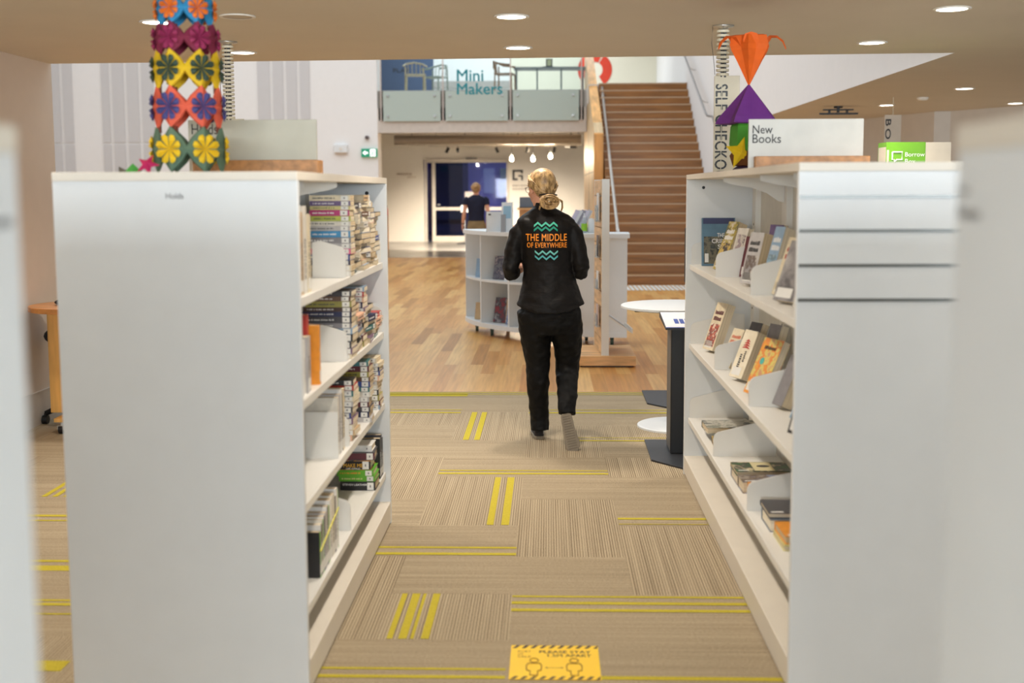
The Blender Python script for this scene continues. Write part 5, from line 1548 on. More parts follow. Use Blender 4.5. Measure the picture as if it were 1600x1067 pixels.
for x, zb, lab in ((-0.995, 2.50, 'left hanging filament bulb under the balcony'), (-0.42, 2.49, 'middle hanging filament bulb under the balcony'), (0.05, 2.56, 'right hanging filament bulb under the balcony')):
    r = thing('pendant_bulb', lab, 'pendant light', (x, 31.0 + 0.8, 3.5), group='bare hanging bulbs under the balcony')
    zz = zb - 3.5
    mb = MB(); mb.tube([(0, 0, 0), (0, 0, zz + 0.16)], 0.005, 6); mb.build('cord', black, r)
    mb = MB(); mb.lathe([(0.012, zz + 0.17), (0.022, zz + 0.16), (0.022, zz + 0.10)], 14); mb.build('socket', charcoal, r)
    mb = MB(); mb.lathe([(0.02, zz + 0.10), (0.03, zz + 0.075), (0.055, zz + 0.02), (0.056, zz - 0.01), (0.045, zz - 0.045), (0.02, zz - 0.063), (0.004, zz - 0.066)], 18); mb.build('bulb', glow('bulb_glow', (255, 232, 190), 5.0), r, smooth=True)
    ld = bpy.data.lights.new('lamp', 'POINT'); ld.energy = 60; ld.color = (1, 0.8, 0.55); ld.shadow_soft_size = 0.06
    lo_ = bpy.data.objects.new('lamp', ld); COL.objects.link(lo_); lo_.parent = r; lo_.location = (0, -0.12, zz)
cm_ = thing('dome_camera', 'white ceiling dome above the hanging bulbs', 'dome', (-0.72, 30.6, 3.22))
mb = MB(); mb.lathe([(0.09, 0.28), (0.16, 0.1), (0.17, 0.0), (0.10, -0.07), (0.01, -0.09)], 20); mb.build('dome', mat('dome_white', (222, 214, 204), 0.5), cm_, smooth=True)
cz = thing('security_camera', 'dark security camera under the balcony beside the timber balustrade', 'camera', (0.60, 31.6, 2.83))
mb = MB(); mb.tube([(-0.16, 0, 0), (-0.02, 0, 0)], 0.035, 12); mb.build('body', white, cz); mb = MB(); mb.tube([(-0.02, 0, -0.01), (0.16, 0, -0.01)], 0.05, 12); mb.build('housing', charcoal, cz); mb = MB(); mb.tube([(0, 0, 0.02), (0, 0, 0.67)], 0.008, 6); mb.build('pole', charcoal, cz)
# glass doors
fr = mat('door_frame', (206, 196, 180), 0.45)
d1 = thing('door_1', 'pale framed glass sliding doors in front of the blue room', 'door', (-2.66, 38.15, 0)); d1['kind'] = 'structure'
mb = MB(); mb.b2((-1.36, -0.05, 2.56), (1.36, 0.05, 2.66)); mb.b2((-1.36, -0.05, 0), (-1.29, 0.05, 2.6)); mb.b2((1.30, -0.05, 0), (1.36, 0.05, 2.6)); mb.b2((-1.13, -0.05, 0), (-1.02, 0.05, 2.58)); mb.b2((-1.05, -0.04, 0), (0.05, 0.04, 0.18)); mb.build('door_frame', fr, d1)
MB().b2((-1.02, -0.05, 1.02), (1.30, 0.05, 1.12)).build('push_rail', fr, d1)
MB().b2((-1.29, -0.01, 0.05), (-1.13, 0.01, 2.58)).build('side_pane', glass_mat('blue_strip_glass', (120, 124, 200), 0.1), d1)
MB().b2((-1.02, -0.01, 0.18), (0.05, 0.01, 2.58)).build('pane', glass_mat('dark_door_glass', (170, 176, 196), 0.03), d1)
MB().b2((0.05, -0.02, 0.05), (1.30, 0.0, 2.58)).build('pane', glass_mat('blue_door_glass', (222, 224, 246), 0.02), d1)
MB().b2((-0.02, -0.06, 2.66), (0.34, 0.0, 2.72)).build('door_sensor', mat('sensor_grey', (120, 112, 104), 0.5), d1)
mb = MB(); mb.tube([(-0.96, -0.07, 1.2), (-0.86, -0.07, 1.2)], 0.025, 10); mb.build('door_handle', chrome, d1)
MB().b2((-0.06, -0.06, 1.14), (0.32, -0.055, 1.62)).build('notice', mat('notice_paper', (210, 200, 194), 0.6), d1, label='white paper notice taped to the glass')
tag(text('wall_logo', 'G', 0.01, 0.01, dark_text, None, T(0, -50, 0)), None)
bpy.data.objects.remove(bpy.data.objects['wall_logo'])
mb = MB()
lx, lz, ly = -1.17, 1.98, 38.17
mb.b2((lx, ly, lz), (lx + 0.065, ly + 0.02, lz + 0.34)); mb.b2((lx, ly, lz + 0.275), (lx + 0.34, ly + 0.02, lz + 0.34)); mb.b2((lx, ly, lz), (lx + 0.17, ly + 0.02, lz + 0.065)); mb.b2((lx + 0.275, ly, lz + 0.22), (lx + 0.34, ly + 0.02, lz + 0.34))
mb.b2((lx + 0.19, ly, lz + 0.12), (lx + 0.34, ly + 0.02, lz + 0.17)); mb.b2((lx + 0.285, ly, lz), (lx + 0.34, ly + 0.02, lz + 0.15))
tag(mb.build('wall_logo', dark_text), 'square black letter G logo on the gallery wall', 'logo')
mb = MB()
rr_ = random.Random(2)
for q in range(2):
    x = lx
    while x < lx + 0.6:
        w = rr_.uniform(0.03, 0.07); mb.b2((x, ly, 1.78 - 0.11 * q), (x + w, ly + 0.015, 1.84 - 0.11 * q)); x += w + 0.02
tag(mb.build('wall_lettering', mat('faint_lettering', (176, 166, 152), 0.7)), 'faint two-line lettering below the G logo', 'lettering')
mb = MB()
x = -4.95
while x < -4.45:
    w = rr_.uniform(0.03, 0.07); mb.b2((x, ly, 2.16), (x + w, ly + 0.015, 2.23)); x += w + 0.02
x = -4.6
while x < -4.35:
    w = rr_.uniform(0.03, 0.06); mb.b2((x, ly, 2.08), (x + w, ly + 0.015, 2.12)); x += w + 0.02
tag(mb.build('wall_lettering', mat('faint_lettering_2', (196, 180, 160), 0.7)), 'faint lettering on the bright wall left of the glass doors', 'lettering')
fe = thing('fire_extinguisher', 'red fire extinguisher on a timber post at the left of the gallery', 'fire extinguisher', (-4.62, 33.2, 0))
mb = MB(); mb.b2((-0.03, 0.02, 0), (0.05, 0.08, 1.0)); mb.build('post', timber, fe)
mb = MB(); mb.lathe([(0.05, 0.95), (0.055, 0.97), (0.055, 1.12), (0.03, 1.18), (0.015, 1.2)], 16); mb.build('cylinder', mat('extinguisher_red', (200, 36, 30), 0.4), fe, smooth=True)
mb = MB(); mb.b2((-0.02, -0.02, 1.2), (0.03, 0.02, 1.24)); mb.build('valve', black, fe)
ps_ = thing('barrier_post', 'thin black floor stand before the glass doors', 'stand', (-2.62, 36.6, 0))
mb = MB(); mb.lathe([(0.26, 0), (0.26, 0.02), (0.03, 0.035)], 24); mb.build('foot', charcoal, ps_); mb = MB(); mb.tube([(0, 0, 0.03), (0, 0, 1.0)], 0.02, 10); mb.build('pole', chrome, ps_); mb = MB(); mb.b2((-0.12, -0.01, 0.98), (0.12, 0.01, 1.2)); mb.build('plate', paper_w, ps_)
rd = thing('reception_desk', 'timber reception counter behind the curved desk', 'counter', (-0.30, 24.0, 0))
MB().b2((-0.30, 0, 0), (0.10, 0.6, 1.26)).build('body', wood('counter_wood', (190, 140, 86), (3, 20, 20)), rd)
MB().b2((-0.34, -0.04, 1.26), (0.14, 0.64, 1.30)).build('counter_top', wood('counter_top_wood', (206, 160, 104), (3, 20, 20)), rd)
mn = thing('laptop', 'dark screen standing on the timber reception counter', 'screen', (-0.40, 24.2, 1.30))
MB().b2((-0.2, 0, 0.02), (0.16, 0.03, 0.22)).build('screen', mat('screen_slate', (96, 100, 108), 0.4), mn); MB().b2((-0.2, -0.2, 0), (0.16, 0.03, 0.02)).build('keyboard', charcoal, mn)
bg = thing('bag', 'small black bag on the curved desk beside the leaflet tray', 'bag', (0.055, 12.72, 1.203))
mb = MB(); mb.ball((0, 0, 0.085), (0.075, 0.06, 0.085), 18, 10); mb.build('body', mat('bag_black', (30, 30, 34), 0.8), bg, smooth=True); mb = MB(); mb.tube([(-0.05, 0, 0.15), (-0.03, 0, 0.2), (0.03, 0, 0.2), (0.05, 0, 0.15)], 0.007, 8); mb.build('strap', black, bg)
# on the white wall
es = thing('exit_sign', 'green exit sign with white arrow on the big white wall', 'exit sign', (-4.27, 27.96, 2.56))
MB().b2((-0.19, -0.03, -0.10), (0.19, 0.04, 0.10)).build('body', mat('exit_green', (12, 130, 96), 0.5, emit=0.35), es)
ew = glow('exit_white', (236, 246, 240), 0.9)
mb = MB(); yy = -0.032
mb.b2((-0.10, yy, -0.02), (-0.03, yy + 0.001, 0.02)); mb._add([(-0.16, yy, 0), (-0.09, yy, -0.06), (-0.09, yy, 0.06)], [(0, 1, 2)]); mb.build('arrow', ew, es)
mb = MB(); mb.b2((0.02, yy, -0.085), (0.15, yy + 0.001, 0.085)); mb.build('doorway', ew, es)
mb = MB()
mb.tube([(0.085, yy - 0.002, 0.05), (0.09, yy - 0.002, 0.052)], 0.014, 10); mb.tube([(0.085, yy - 0.002, 0.03), (0.075, yy - 0.002, -0.02), (0.10, yy - 0.002, -0.045), (0.09, yy - 0.002, -0.08)], 0.011, 8); mb.tube([(0.075, yy - 0.002, -0.02), (0.055, yy - 0.002, -0.045), (0.03, yy - 0.002, -0.05)], 0.009, 8); mb.tube([(0.115, yy - 0.002, 0.0), (0.085, yy - 0.002, 0.02), (0.06, yy - 0.002, 0.0)], 0.008, 8)
mb.build('running_figure', MATS['exit_green'], es)
el = thing('emergency_light', 'white emergency light box left of the exit sign', 'emergency light', (-4.95, 27.97, 2.66))
MB().b2((-0.16, -0.06, -0.09), (0.16, 0.03, 0.10)).build('body', white, el, bevel=0.01); mb = MB(); mb.tube([(0, -0.075, 0.0), (0, -0.05, 0.0)], 0.035, 14); mb.build('lamp_lens', ring_m, el); MB().b2((-0.15, -0.05, -0.11), (0.15, 0.0, -0.09)).build('tray', mat('tray_beige', (196, 176, 160), 0.6), el)
sn = thing('wall_sensor', 'small dark round sensor above the exit sign', 'sensor', (-4.32, 27.97, 2.92))
mb = MB(); mb.tube([(0, -0.05, 0), (0, 0.03, 0)], 0.05, 14); mb.build('body', mat('sensor_brown', (120, 104, 100), 0.5), sn); mb = MB(); mb.tube([(0, -0.06, 0), (0, -0.05, 0)], 0.025, 12); mb.build('lens', charcoal, sn)
# ------------------------------------------------------------------ people
skin = mat('skin', (206, 150, 122), 0.5, var=0.06, scale=30)
def hair_mat(name, a, b):
    m, nt, p = newmat(name)
    tc = nt.nodes.new('ShaderNodeTexCoord'); nz = nt.nodes.new('ShaderNodeTexNoise')
    mp = nt.nodes.new('ShaderNodeMapping'); mp.inputs['Scale'].default_value = (55, 55, 25)
    nt.links.new(tc.outputs['Object'], mp.inputs['Vector']); nt.links.new(mp.outputs['Vector'], nz.inputs['Vector']); nz.inputs['Scale'].default_value = 1.0
    rp = nt.nodes.new('ShaderNodeValToRGB'); rp.color_ramp.elements[0].position = 0.35; rp.color_ramp.elements[1].position = 0.68
    rp.color_ramp.elements[0].color = s2l(a) + (1,); rp.color_ramp.elements[1].color = s2l(b) + (1,)
    nt.links.new(nz.outputs['Fac'], rp.inputs['Fac']); nt.links.new(rp.outputs['Color'], p.inputs['Base Color'])
    bp = nt.nodes.new('ShaderNodeBump'); bp.inputs['Strength'].default_value = 0.5; bp.inputs['Distance'].default_value = 0.01
    nt.links.new(nz.outputs['Fac'], bp.inputs['Height']); nt.links.new(bp.outputs['Normal'], p.inputs['Normal'])
    p.inputs['Roughness'].default_value = 0.42
    return m
def cloth_mat(name, rgb, bump=0.35, rough=0.6, stretch=(4, 4, 9)):
    return mat(name, rgb, rough, var=0.18, scale=2.0, bump=bump, bscale=2.2, stretch=stretch, spec=0.2)

def remesh(o, voxel, smooth=4):
    r = o.modifiers.new('remesh', 'REMESH'); r.mode = 'VOXEL'; r.voxel_size = voxel; r.use_smooth_shade = True
    s = o.modifiers.new('smooth', 'SMOOTH'); s.iterations = smooth; s.factor = 0.5
    return o

def hand(mb, wrist, elbow, side, curl=0.6, inward=None):
    """palm, four bent fingers of different lengths and a thumb from the side of the palm"""
    W_, E_ = Vector(wrist), Vector(elbow)
    d = (W_ - E_).normalized()
    n = Vector(inward or (-side, 0, 0)); n = (n - d * n.dot(d)).normalized()     # towards the palm
    s_ = d.cross(n).normalized()
    if s_.z < 0 and abs(d.z) < 0.7: s_ = -s_
    if abs(d.z) >= 0.7 and s_.y < 0: s_ = -s_                                    # the thumb side
    P = W_ + d * 0.05
    mb.tube([W_ - d * 0.02, W_ + d * 0.012, W_ + d * 0.05, W_ + d * 0.088], [(0.020, 0.024), (0.018, 0.027), (0.016, 0.038), (0.012, 0.037)], 12, up=tuple(n))
    for k, (off, ln) in enumerate(((0.028, 0.072), (0.0095, 0.082), (-0.0095, 0.076), (-0.027, 0.06))):
        b = W_ + d * 0.082 + s_ * off
        c = curl * (0.9 + 0.08 * k)
        p = [b]; a = 0.15
        for q, f in enumerate((0.45, 0.32, 0.25)):
            a += c * (0.55, 0.8, 0.6)[q]
            p.append(p[-1] + (d * math.cos(a) + n * math.sin(a)) * ln * f)
        mb.tube(p, [0.0092, 0.0088, 0.0082, 0.0070], 8, up=tuple(s_))
    b = W_ + d * 0.022 + s_ * 0.026
    mb.tube([b, b + d * 0.026 + s_ * 0.020 + n * 0.008, b + d * 0.054 + s_ * 0.026 + n * 0.022, b + d * 0.074 + s_ * 0.022 + n * 0.036], [0.013, 0.0112, 0.0098, 0.008], 8, up=tuple(n))

def shoe(root, M, upper, sole, name='shoe'):
    stn = [(0.0, 0.022, 0.045), (0.012, 0.031, 0.066), (0.05, 0.035, 0.078), (0.09, 0.035, 0.076), (0.14, 0.040, 0.058), (0.19, 0.045, 0.045), (0.225, 0.040, 0.036), (0.25, 0.025, 0.027), (0.258, 0.010, 0.02)]
    def loft(st, z0, ztop):
        mb = MB(); vs = []; n = 14
        for x, w, h in st:
            for k in range(n):
                g = 2 * PI * k / n
                y = w * math.copysign(abs(math.cos(g)) ** 0.7, math.cos(g)); q = math.sin(g)
                z = z0 + (ztop(h) - z0) * (q if q > 0 else 0) + (0.0 if q >= 0 else 0.0)
                vs.append((x, y, z))
        fs = []
        for i in range(len(st) - 1):
            for k in range(n):
                j = (k + 1) % n; fs.append((i * n + k, i * n + j, (i + 1) * n + j, (i + 1) * n + k))
        fs += [tuple(range(n - 1, -1, -1)), tuple(range((len(st) - 1) * n, len(st) * n))]
        mb._add(vs, fs); return mb
    u = loft(stn, 0.014, lambda h: h).build(name, upper, root, M=M, smooth=True)
    sub = u.modifiers.new('subdivision', 'SUBSURF'); sub.levels = sub.render_levels = 1
    out = [(x, w * 1.08) for x, w, h in stn]
    poly = [(x - 0.002, -w) for x, w in out] + [(x - 0.002, w) for x, w in reversed(out)]
    s_ = MB().prism(poly, 0.022).build('sole', sole, u, bevel=0.004)
    mb = MB()
    for k in range(14):
        x = 0.02 + k * 0.016
        w = 0.028 if x < 0.1 else 0.034
        mb.box((x, 0, -0.0008), (0.006, w * 1.7, 0.002))
    mb.build('tread', mat('sole_tread', (112, 103, 90), 0.8), s_)
    return u

def person(label, loc, P):
    root = thing('person', label, 'person', loc)
    hc, yaw = Vector(P['head']), math.radians(P['yaw'])
    HM = T(*hc) @ RZ(yaw) @ Matrix.Rotation(P.get('nod', 0.0), 4, 'X')
    # --- one continuous body
    mb = MB()
    mb.ball((0, -0.012, 0.018), (0.074, 0.094, 0.094), 20, 14, HM)
    mb.ball((0, 0.030, -0.045), (0.056, 0.058, 0.066), 16, 10, HM)
    mb.ball((0, 0.066, -0.088), (0.022, 0.018, 0.017), 10, 6, HM)                     # chin
    mb._add([(-0.016, 0.085, -0.03), (0.016, 0.085, -0.03), (0, 0.082, 0.02), (0, 0.113, -0.026), (-0.011, 0.07, 0.0), (0.011, 0.07, 0.0), (0, 0.06, -0.03)],
            [(0, 3, 2), (3, 1, 2), (0, 1, 3), (2, 4, 0), (2, 1, 5), (0, 6, 1), (4, 2, 5, 6), (4, 6, 0), (5, 1, 6)], HM)   # nose
    for sx in (-1, 1):
        mb.ball((sx * 0.077, -0.005, -0.012), (0.010, 0.019, 0.030), 12, 8, HM)         # ears
        mb.ball((sx * 0.040, 0.052, -0.032), (0.022, 0.022, 0.02), 10, 6, HM)         # cheeks
    mb.ball((0, 0.082, -0.066), (0.022, 0.012, 0.007), 10, 6, HM)                       # lips
    nb = Vector(P['neck'])
    mb.tube([hc + Vector((0, -0.012, -0.02)), hc + Vector((0, -0.012, -0.09)), nb, nb - Vector((0, 0, 0.08))], [0.055, 0.052, 0.056, 0.075], 16, up=(0, 1, 0))
    mb.rings([(a[0], a[1], a[2], a[3] - (0.055 if a[2] < 1.1 else 0.024), a[4] - (0.05 if a[2] < 1.1 else 0.024)) for a in P['torso']], 20)
    for sd in ('L', 'R'):
        sh, el, wr = (Vector(v) for v in P['arm' + sd])
        mb.tube([sh, sh.lerp(el, 0.4), el, el.lerp(wr, 0.3), el.lerp(wr, 0.7), wr], [0.046, 0.044, 0.038, 0.040, 0.031, 0.024], 14, up=(0, 1, 0))
        hand(mb, wr, el, 1 if sd == 'R' else -1, P.get('curl', 0.6), P.get('in' + sd))
        hp, kn, an = (Vector(v) for v in P['leg' + sd])
        mb.tube([hp, hp.lerp(kn, 0.5), kn, kn.lerp(an, 0.35), an], [0.078, 0.068, 0.05, 0.048, 0.032], 14, up=(0, 1, 0))
        FM = P['foot' + sd]
        mb.ball((0.10, 0, 0.035), (0.10, 0.026, 0.018), 12, 8, FM)
        mb.tube([an, FM @ Vector((0.06, 0, 0.05))], [0.032, 0.024], 10, up=(0, 1, 0))
    body = remesh(mb.build('body', skin, root, smooth=True), P.get('voxel', 0.0055), 2)
    # --- face details
    for sx in (-1, 1):
        mb = MB(); mb.ball((sx * 0.031, 0.079, 0.004), (0.011, 0.007, 0.007), 10, 6, HM); ey = mb.build('eye', mat('eye_white', (226, 222, 216), 0.3), root, smooth=True)
        mb = MB(); mb.ball((sx * 0.031, 0.086, 0.004), (0.0045, 0.002, 0.0045), 10, 6, HM); mb.build('iris', mat('iris_blue', (60, 84, 100), 0.3), ey)
        mb = MB(); mb.tube([HM @ Vector((sx * 0.015, 0.090, 0.024)), HM @ Vector((sx * 0.034, 0.088, 0.029)), HM @ Vector((sx * 0.05, 0.076, 0.024))], 0.0028, 6); mb.build('eyebrow', mat('brow', (150, 116, 74), 0.7), root)
    mb = MB(); mb.tube([HM @ Vector((-0.022, 0.091, -0.066)), HM @ Vector((0, 0.0965, -0.064)), HM @ Vector((0.022, 0.091, -0.066))], [0.002, 0.0035, 0.002], 8); mb.build('lips', mat('lip', (176, 100, 92), 0.5), root, smooth=True)
    # --- hair
    hm = P['hair']
    HR = random.Random(P.get('seed', 4))
    mb = MB()
    mb.ball((0, -0.030, 0.036), (0.086, 0.096, 0.092), 22, 14, HM)
    mb.ball((0, -0.055, -0.015), (0.074, 0.060, 0.062), 18, 10, HM)
    hair = remesh(mb.build('hair', hm, root, smooth=True), 0.006, 3)
    tie = Vector(P['tie'])
    HI = HM.inverted()
    tl_ = HI @ tie
    mb = MB()
    for k in range(P.get('strands', 190)):
        th_ = HR.uniform(-1.0, 1.0) * PI * 0.62
        # start along the hairline, arc over the skull, end at the tie
        ph = HR.uniform(0.05, 0.95)
        s0 = Vector((0.085 * math.sin(th_), 0.055 * math.cos(th_) * 1.0 - 0.02, 0.055 + 0.055 * math.cos(th_) * ph))
        pts = []
        for q in range(7):
            t_ = q / 6
            p = s0.lerp(tl_, t_)
            c = Vector((0, -0.028, 0.026))
            dd = p - c
            rr = Vector((dd.x / 0.092, dd.y / 0.102, dd.z / 0.098))
            if rr.length > 1e-4:
                tgt = c + Vector((rr.x / rr.length * 0.092, rr.y / rr.length * 0.102, rr.z / rr.length * 0.098)) * (1.0 + 0.03 * HR.random())
                w = 1.0 if q < 5 else (0.6 if q == 5 else 0.0)
                p = p.lerp(tgt, w)
            p += Vector((HR.uniform(-1, 1), HR.uniform(-1, 1), HR.uniform(-1, 1))) * (0.004 + (0.006 if q == 0 else 0))
            pts.append(HM @ p)
        r0 = HR.uniform(0.0018, 0.0042)
        mb.tube(pts, [r0 * 0.5, r0, r0, r0, r0, r0, r0 * 0.8], 6)
    for k in range(P.get('bun_strands', 80)):
        a = HR.uniform(0, 2 * PI); rr = HR.uniform(0.012, P['bun'][0]); zz = HR.uniform(-1, 1)
        cx = tie + Vector(P['bun_off'])
        pts = []
        for q in range(6):
            g = a + q * 0.55
            pts.append(cx + Vector((math.cos(g) * rr, -0.012 + P['bun'][1] * math.sin(g * 1.3) * 0.6 + zz * 0.008, math.sin(g) * rr * 0.72 + zz * 0.006)))
        mb.tube(pts, [0.003, 0.005, 0.0055, 0.0055, 0.005, 0.002], 6)
    for e in P.get('loose', ()):
        for k in range(4):
            o_ = Vector((HR.uniform(-1, 1), HR.uniform(-1, 1), 0)) * 0.006
            mb.tube([Vector(q) + o_ for q in e], [0.004] * (len(e) - 1) + [0.0015], 6)
    mb.build('hair_strands', hm, hair, smooth=True)
    mb = MB(); mb.tube([tie + Vector((-0.05, 0.024, 0.006)), tie + Vector((-0.02, -0.004, 0.012)), tie + Vector((0.03, 0.0, 0.012)), tie + Vector((0.062, 0.026, 0.006))], 0.005, 8); mb.build('hair_tie', mat('hair_tie_dark', (34, 26, 26), 0.7), hair)
    return root, body, HM

def place_shoe(heel, toe, up):
    x = (Vector(toe) - Vector(heel)).normalized()
    z = Vector(up); z = (z - x * z.dot(x)).normalized()
    y = z.cross(x)
    return frame(heel, x, y, z)

# --- the walking person in black
RX, RY = 0.0, 7.6
tor = [(0.012, 0, 0.86, 0.224, 0.143), (0.012, 0, 0.95, 0.210, 0.132), (0.006, 0.003, 1.05, 0.180, 0.113), (0.0, 0.006, 1.15, 0.166, 0.108), (-0.006, 0.003, 1.25, 0.176, 0.112), (-0.012, 0, 1.35, 0.186, 0.114),
       (-0.016, 0, 1.42, 0.196, 0.108), (-0.018, 0.0, 1.465, 0.188, 0.097), (-0.022, 0.004, 1.50, 0.150, 0.082), (-0.026, 0.008, 1.525, 0.104, 0.070), (-0.03, 0.012, 1.545, 0.070, 0.064)]
FL = place_shoe((-0.062, 0.08, 0.0), (-0.082, 0.33, 0.0), (0, 0, 1))
FR = place_shoe((0.108, -0.205, 0.232), (0.160, -0.262, 0.004), (0, 1, 0.1))
P1 = dict(head=(-0.052, 0.030, 1.672), yaw=33, nod=-0.12, neck=(-0.035, 0.012, 1.545), torso=tor,
          armL=((-0.186, 0, 1.425), (-0.246, -0.01, 1.135), (-0.135, 0.215, 1.165)), armR=((0.154, 0, 1.425), (0.212, -0.01, 1.140), (0.10, 0.215, 1.165)),
          legL=((-0.095, 0, 0.90), (-0.072, 0.05, 0.48), (-0.062, 0.115, 0.085)), legR=((0.105, 0, 0.90), (0.122, 0.09, 0.47), (0.118, -0.145, 0.24)),
          footL=FL, footR=FR, inL=(0.3, 0, -1), inR=(-0.3, 0, -1), curl=0.75,
          hair=hair_mat('hair_blonde', (128, 98, 60), (200, 164, 112)), tie=(-0.008, -0.088, 1.622), bun=(0.062, 0.024), bun_off=(0.014, -0.018, -0.034), seed=4,
          loose=(((0.05, -0.085, 1.61), (0.085, -0.09, 1.59), (0.088, -0.085, 1.55), (0.08, -0.08, 1.525)), ((0.05, -0.09, 1.60), (0.075, -0.1, 1.60), (0.09, -0.09, 1.57)), ((-0.05, -0.06, 1.56), (-0.06, -0.055, 1.52))))
w1, b1, HM1 = person('person walking away in a black shirt lettered The Middle of Everywhere', (RX, RY, 0), P1)
blackcloth = cloth_mat('black_shirt_cotton', (19, 17, 17), 0.5, 0.5)
blacktrous = cloth_mat('black_trouser_cloth', (10, 10, 11), 0.45, 0.6)
def folds(o, scale, strength, name):
    t = bpy.data.textures.new(name, 'CLOUDS'); t.noise_scale = scale; t.noise_depth = 1
    d = o.modifiers.new('folds', 'DISPLACE'); d.texture = t; d.strength = strength; d.mid_level = 0.5; d.texture_coords = 'LOCAL'
mb = MB(); mb.rings(tor, 36)
mb.v = [(x, y, z + (0.06 * min(1.0, ((x - 0.012) / 0.224) ** 2) if z < 0.9 else 0)) for x, y, z in mb.v]
mb.rings([(-0.031, 0.013, 1.52, 0.075, 0.072), (-0.033, 0.015, 1.545, 0.066, 0.067), (-0.035, 0.016, 1.578, 0.062, 0.068), (-0.035, 0.016, 1.583, 0.060, 0.066)], 24)
for sx, a in ((-1, P1['armL']), (1, P1['armR'])):
    sh, el, wr = (Vector(v) for v in a)
    c = sh.lerp(Vector((0, 0, sh.z)), 0.12)
    mb.tube([c + Vector((0, 0, -0.012)), sh + Vector((sx * 0.012, 0, -0.05)), sh.lerp(el, 0.55) + Vector((sx * 0.006, -0.004, 0)), el + Vector((sx * 0.002, -0.008, 0.01)), el + Vector((0, 0.0, -0.018)), el.lerp(wr, 0.13) + Vector((0, 0, -0.010))],
            [0.056, 0.064, 0.058, 0.055, 0.05, 0.047], 20, up=(0, 1, 0))
sh_ = remesh(mb.build('shirt', blackcloth, w1, smooth=True), 0.0065, 3); folds(sh_, 0.075, 0.016, 'shirt_folds')
for sx, a in ((-1, P1['armL']), (1, P1['armR'])):
    sh, el, wr = (Vector(v) for v in a)
    mb = MB(); mb.tube([el.lerp(wr, 0.07) + Vector((0, 0, -0.012)), el.lerp(wr, 0.17) + Vector((0, 0, -0.010))], [0.052, 0.050], 20, up=(0, 1, 0)); mb.build('cuff', blackcloth, sh_, smooth=False, bevel=0.003)
mb = MB(); mb.rings([(0.008, 0, 0.72, 0.165, 0.098), (0.010, -0.004, 0.79, 0.200, 0.118), (0.010, -0.004, 0.86, 0.203, 0.121), (0.010, 0, 0.92, 0.190, 0.110), (0.010, 0, 1.0, 0.168, 0.098)], 30)
hp, kn, an = (Vector(v) for v in P1['legL'])
mb.tube([hp + Vector((-0.005, 0, -0.02)), hp.lerp(kn, 0.35) + Vector((-0.004, 0, 0)), kn + Vector((0, 0, 0.06)), kn + Vector((0, 0, -0.06)), kn.lerp(an, 0.6), an + Vector((0.002, -0.012, 0.05)), an + Vector((0.004, -0.022, -0.025))], [0.108, 0.106, 0.083, 0.076, 0.067, 0.063, 0.065], 24, up=(0, 1, 0))
hp, kn, an = (Vector(v) for v in P1['legR'])
mb.tube([hp + Vector((0.0, 0, -0.02)), hp.lerp(kn, 0.4) + Vector((0.008, 0, 0)), kn + Vector((0.006, 0, 0.07)), kn + Vector((0.002, -0.012, -0.02)), kn.lerp(an, 0.55) + Vector((0, -0.012, 0)), an + Vector((0.0, 0.0, 0.03)), an + Vector((0.0, -0.02, -0.02))], [0.108, 0.106, 0.082, 0.076, 0.069, 0.060, 0.056], 24, up=(0, 1, 0))
folds(remesh(mb.build('trousers', blacktrous, w1, smooth=True), 0.0065, 6), 0.06, 0.016, 'trouser_folds')
sole_w = mat('shoe_sole', (132, 122, 106), 0.7, var=0.12, scale=25)
shoe_m = mat('shoe_canvas', (46, 42, 42), 0.8)
shoe(w1, FL, shoe_m, sole_w); shoe(w1, FR, shoe_m, sole_w)
# glasses
mb = MB()
for sx in (-1, 1):
    c = HM1 @ Vector((sx * 0.034, 0.094, 0.002))
    mb.tube([HM1 @ Vector((sx * 0.034 + 0.023 * math.cos(g), 0.097 - 0.006 * abs(math.cos(g)), 0.0 + 0.018 * math.sin(g))) for g in [2 * PI * i / 16 for i in range(17)]], 0.0016, 6)
    mb.tube([HM1 @ Vector((sx * 0.058, 0.09, 0.006)), HM1 @ Vector((sx * 0.084, 0.055, 0.008)), HM1 @ Vector((sx * 0.088, 0.0, 0.008))], 0.0018, 6)
mb.tube([HM1 @ Vector((-0.011, 0.097, 0.004)), HM1 @ Vector((0.011, 0.097, 0.004))], 0.0016, 6)
mb.build('glasses', mat('glasses_frame', (90, 76, 66), 0.3, metal=0.6), w1)
# lettering and zigzags printed on the back of the shirt, following its curve
def yback(x, z):
    for a, b in zip(tor, tor[1:]):
        if a[2] <= z <= b[2]:
            t_ = (z - a[2]) / (b[2] - a[2])
            cx, cy, rx, ry = (a[i] + (b[i] - a[i]) * t_ for i in (0, 1, 3, 4))
            u = max(-0.98, min(0.98, (x - cx) / rx))
            return cy - ry * math.sqrt(1 - u * u)
    return -0.11
def wrap(mb, name, m):
    mb.v = [(x, yback(x, z) - 0.0115, z) for x, y, z in mb.v]
    return mb.build(name, m, sh_)
def zig(x0, x1, z, amp, w, up, n=6, per=4):
    mb = MB(); vs = []
    N_ = n * per
    for i in range(N_ + 1):
        t_ = i / N_; x = x0 + (x1 - x0) * t_
        q = t_ * n
        tri = abs((q % 2) - 1)      # 1 at even, 0 at odd
        v = (tri if not up else 1 - tri) * amp
        vs += [(x, 0, z + v), (x, 0, z + v + w)]
    mb._add(vs, [(2 * i, 2 * i + 2, 2 * i + 3, 2 * i + 1) for i in range(N_)])
    return mb
k_ = 7.49 / 7.5
wrap(zig(-0.094, 0.058, 1.424, 0.021, 0.014, True), 'zigzag_print', mat('print_mint', (84, 206, 176), 0.5))
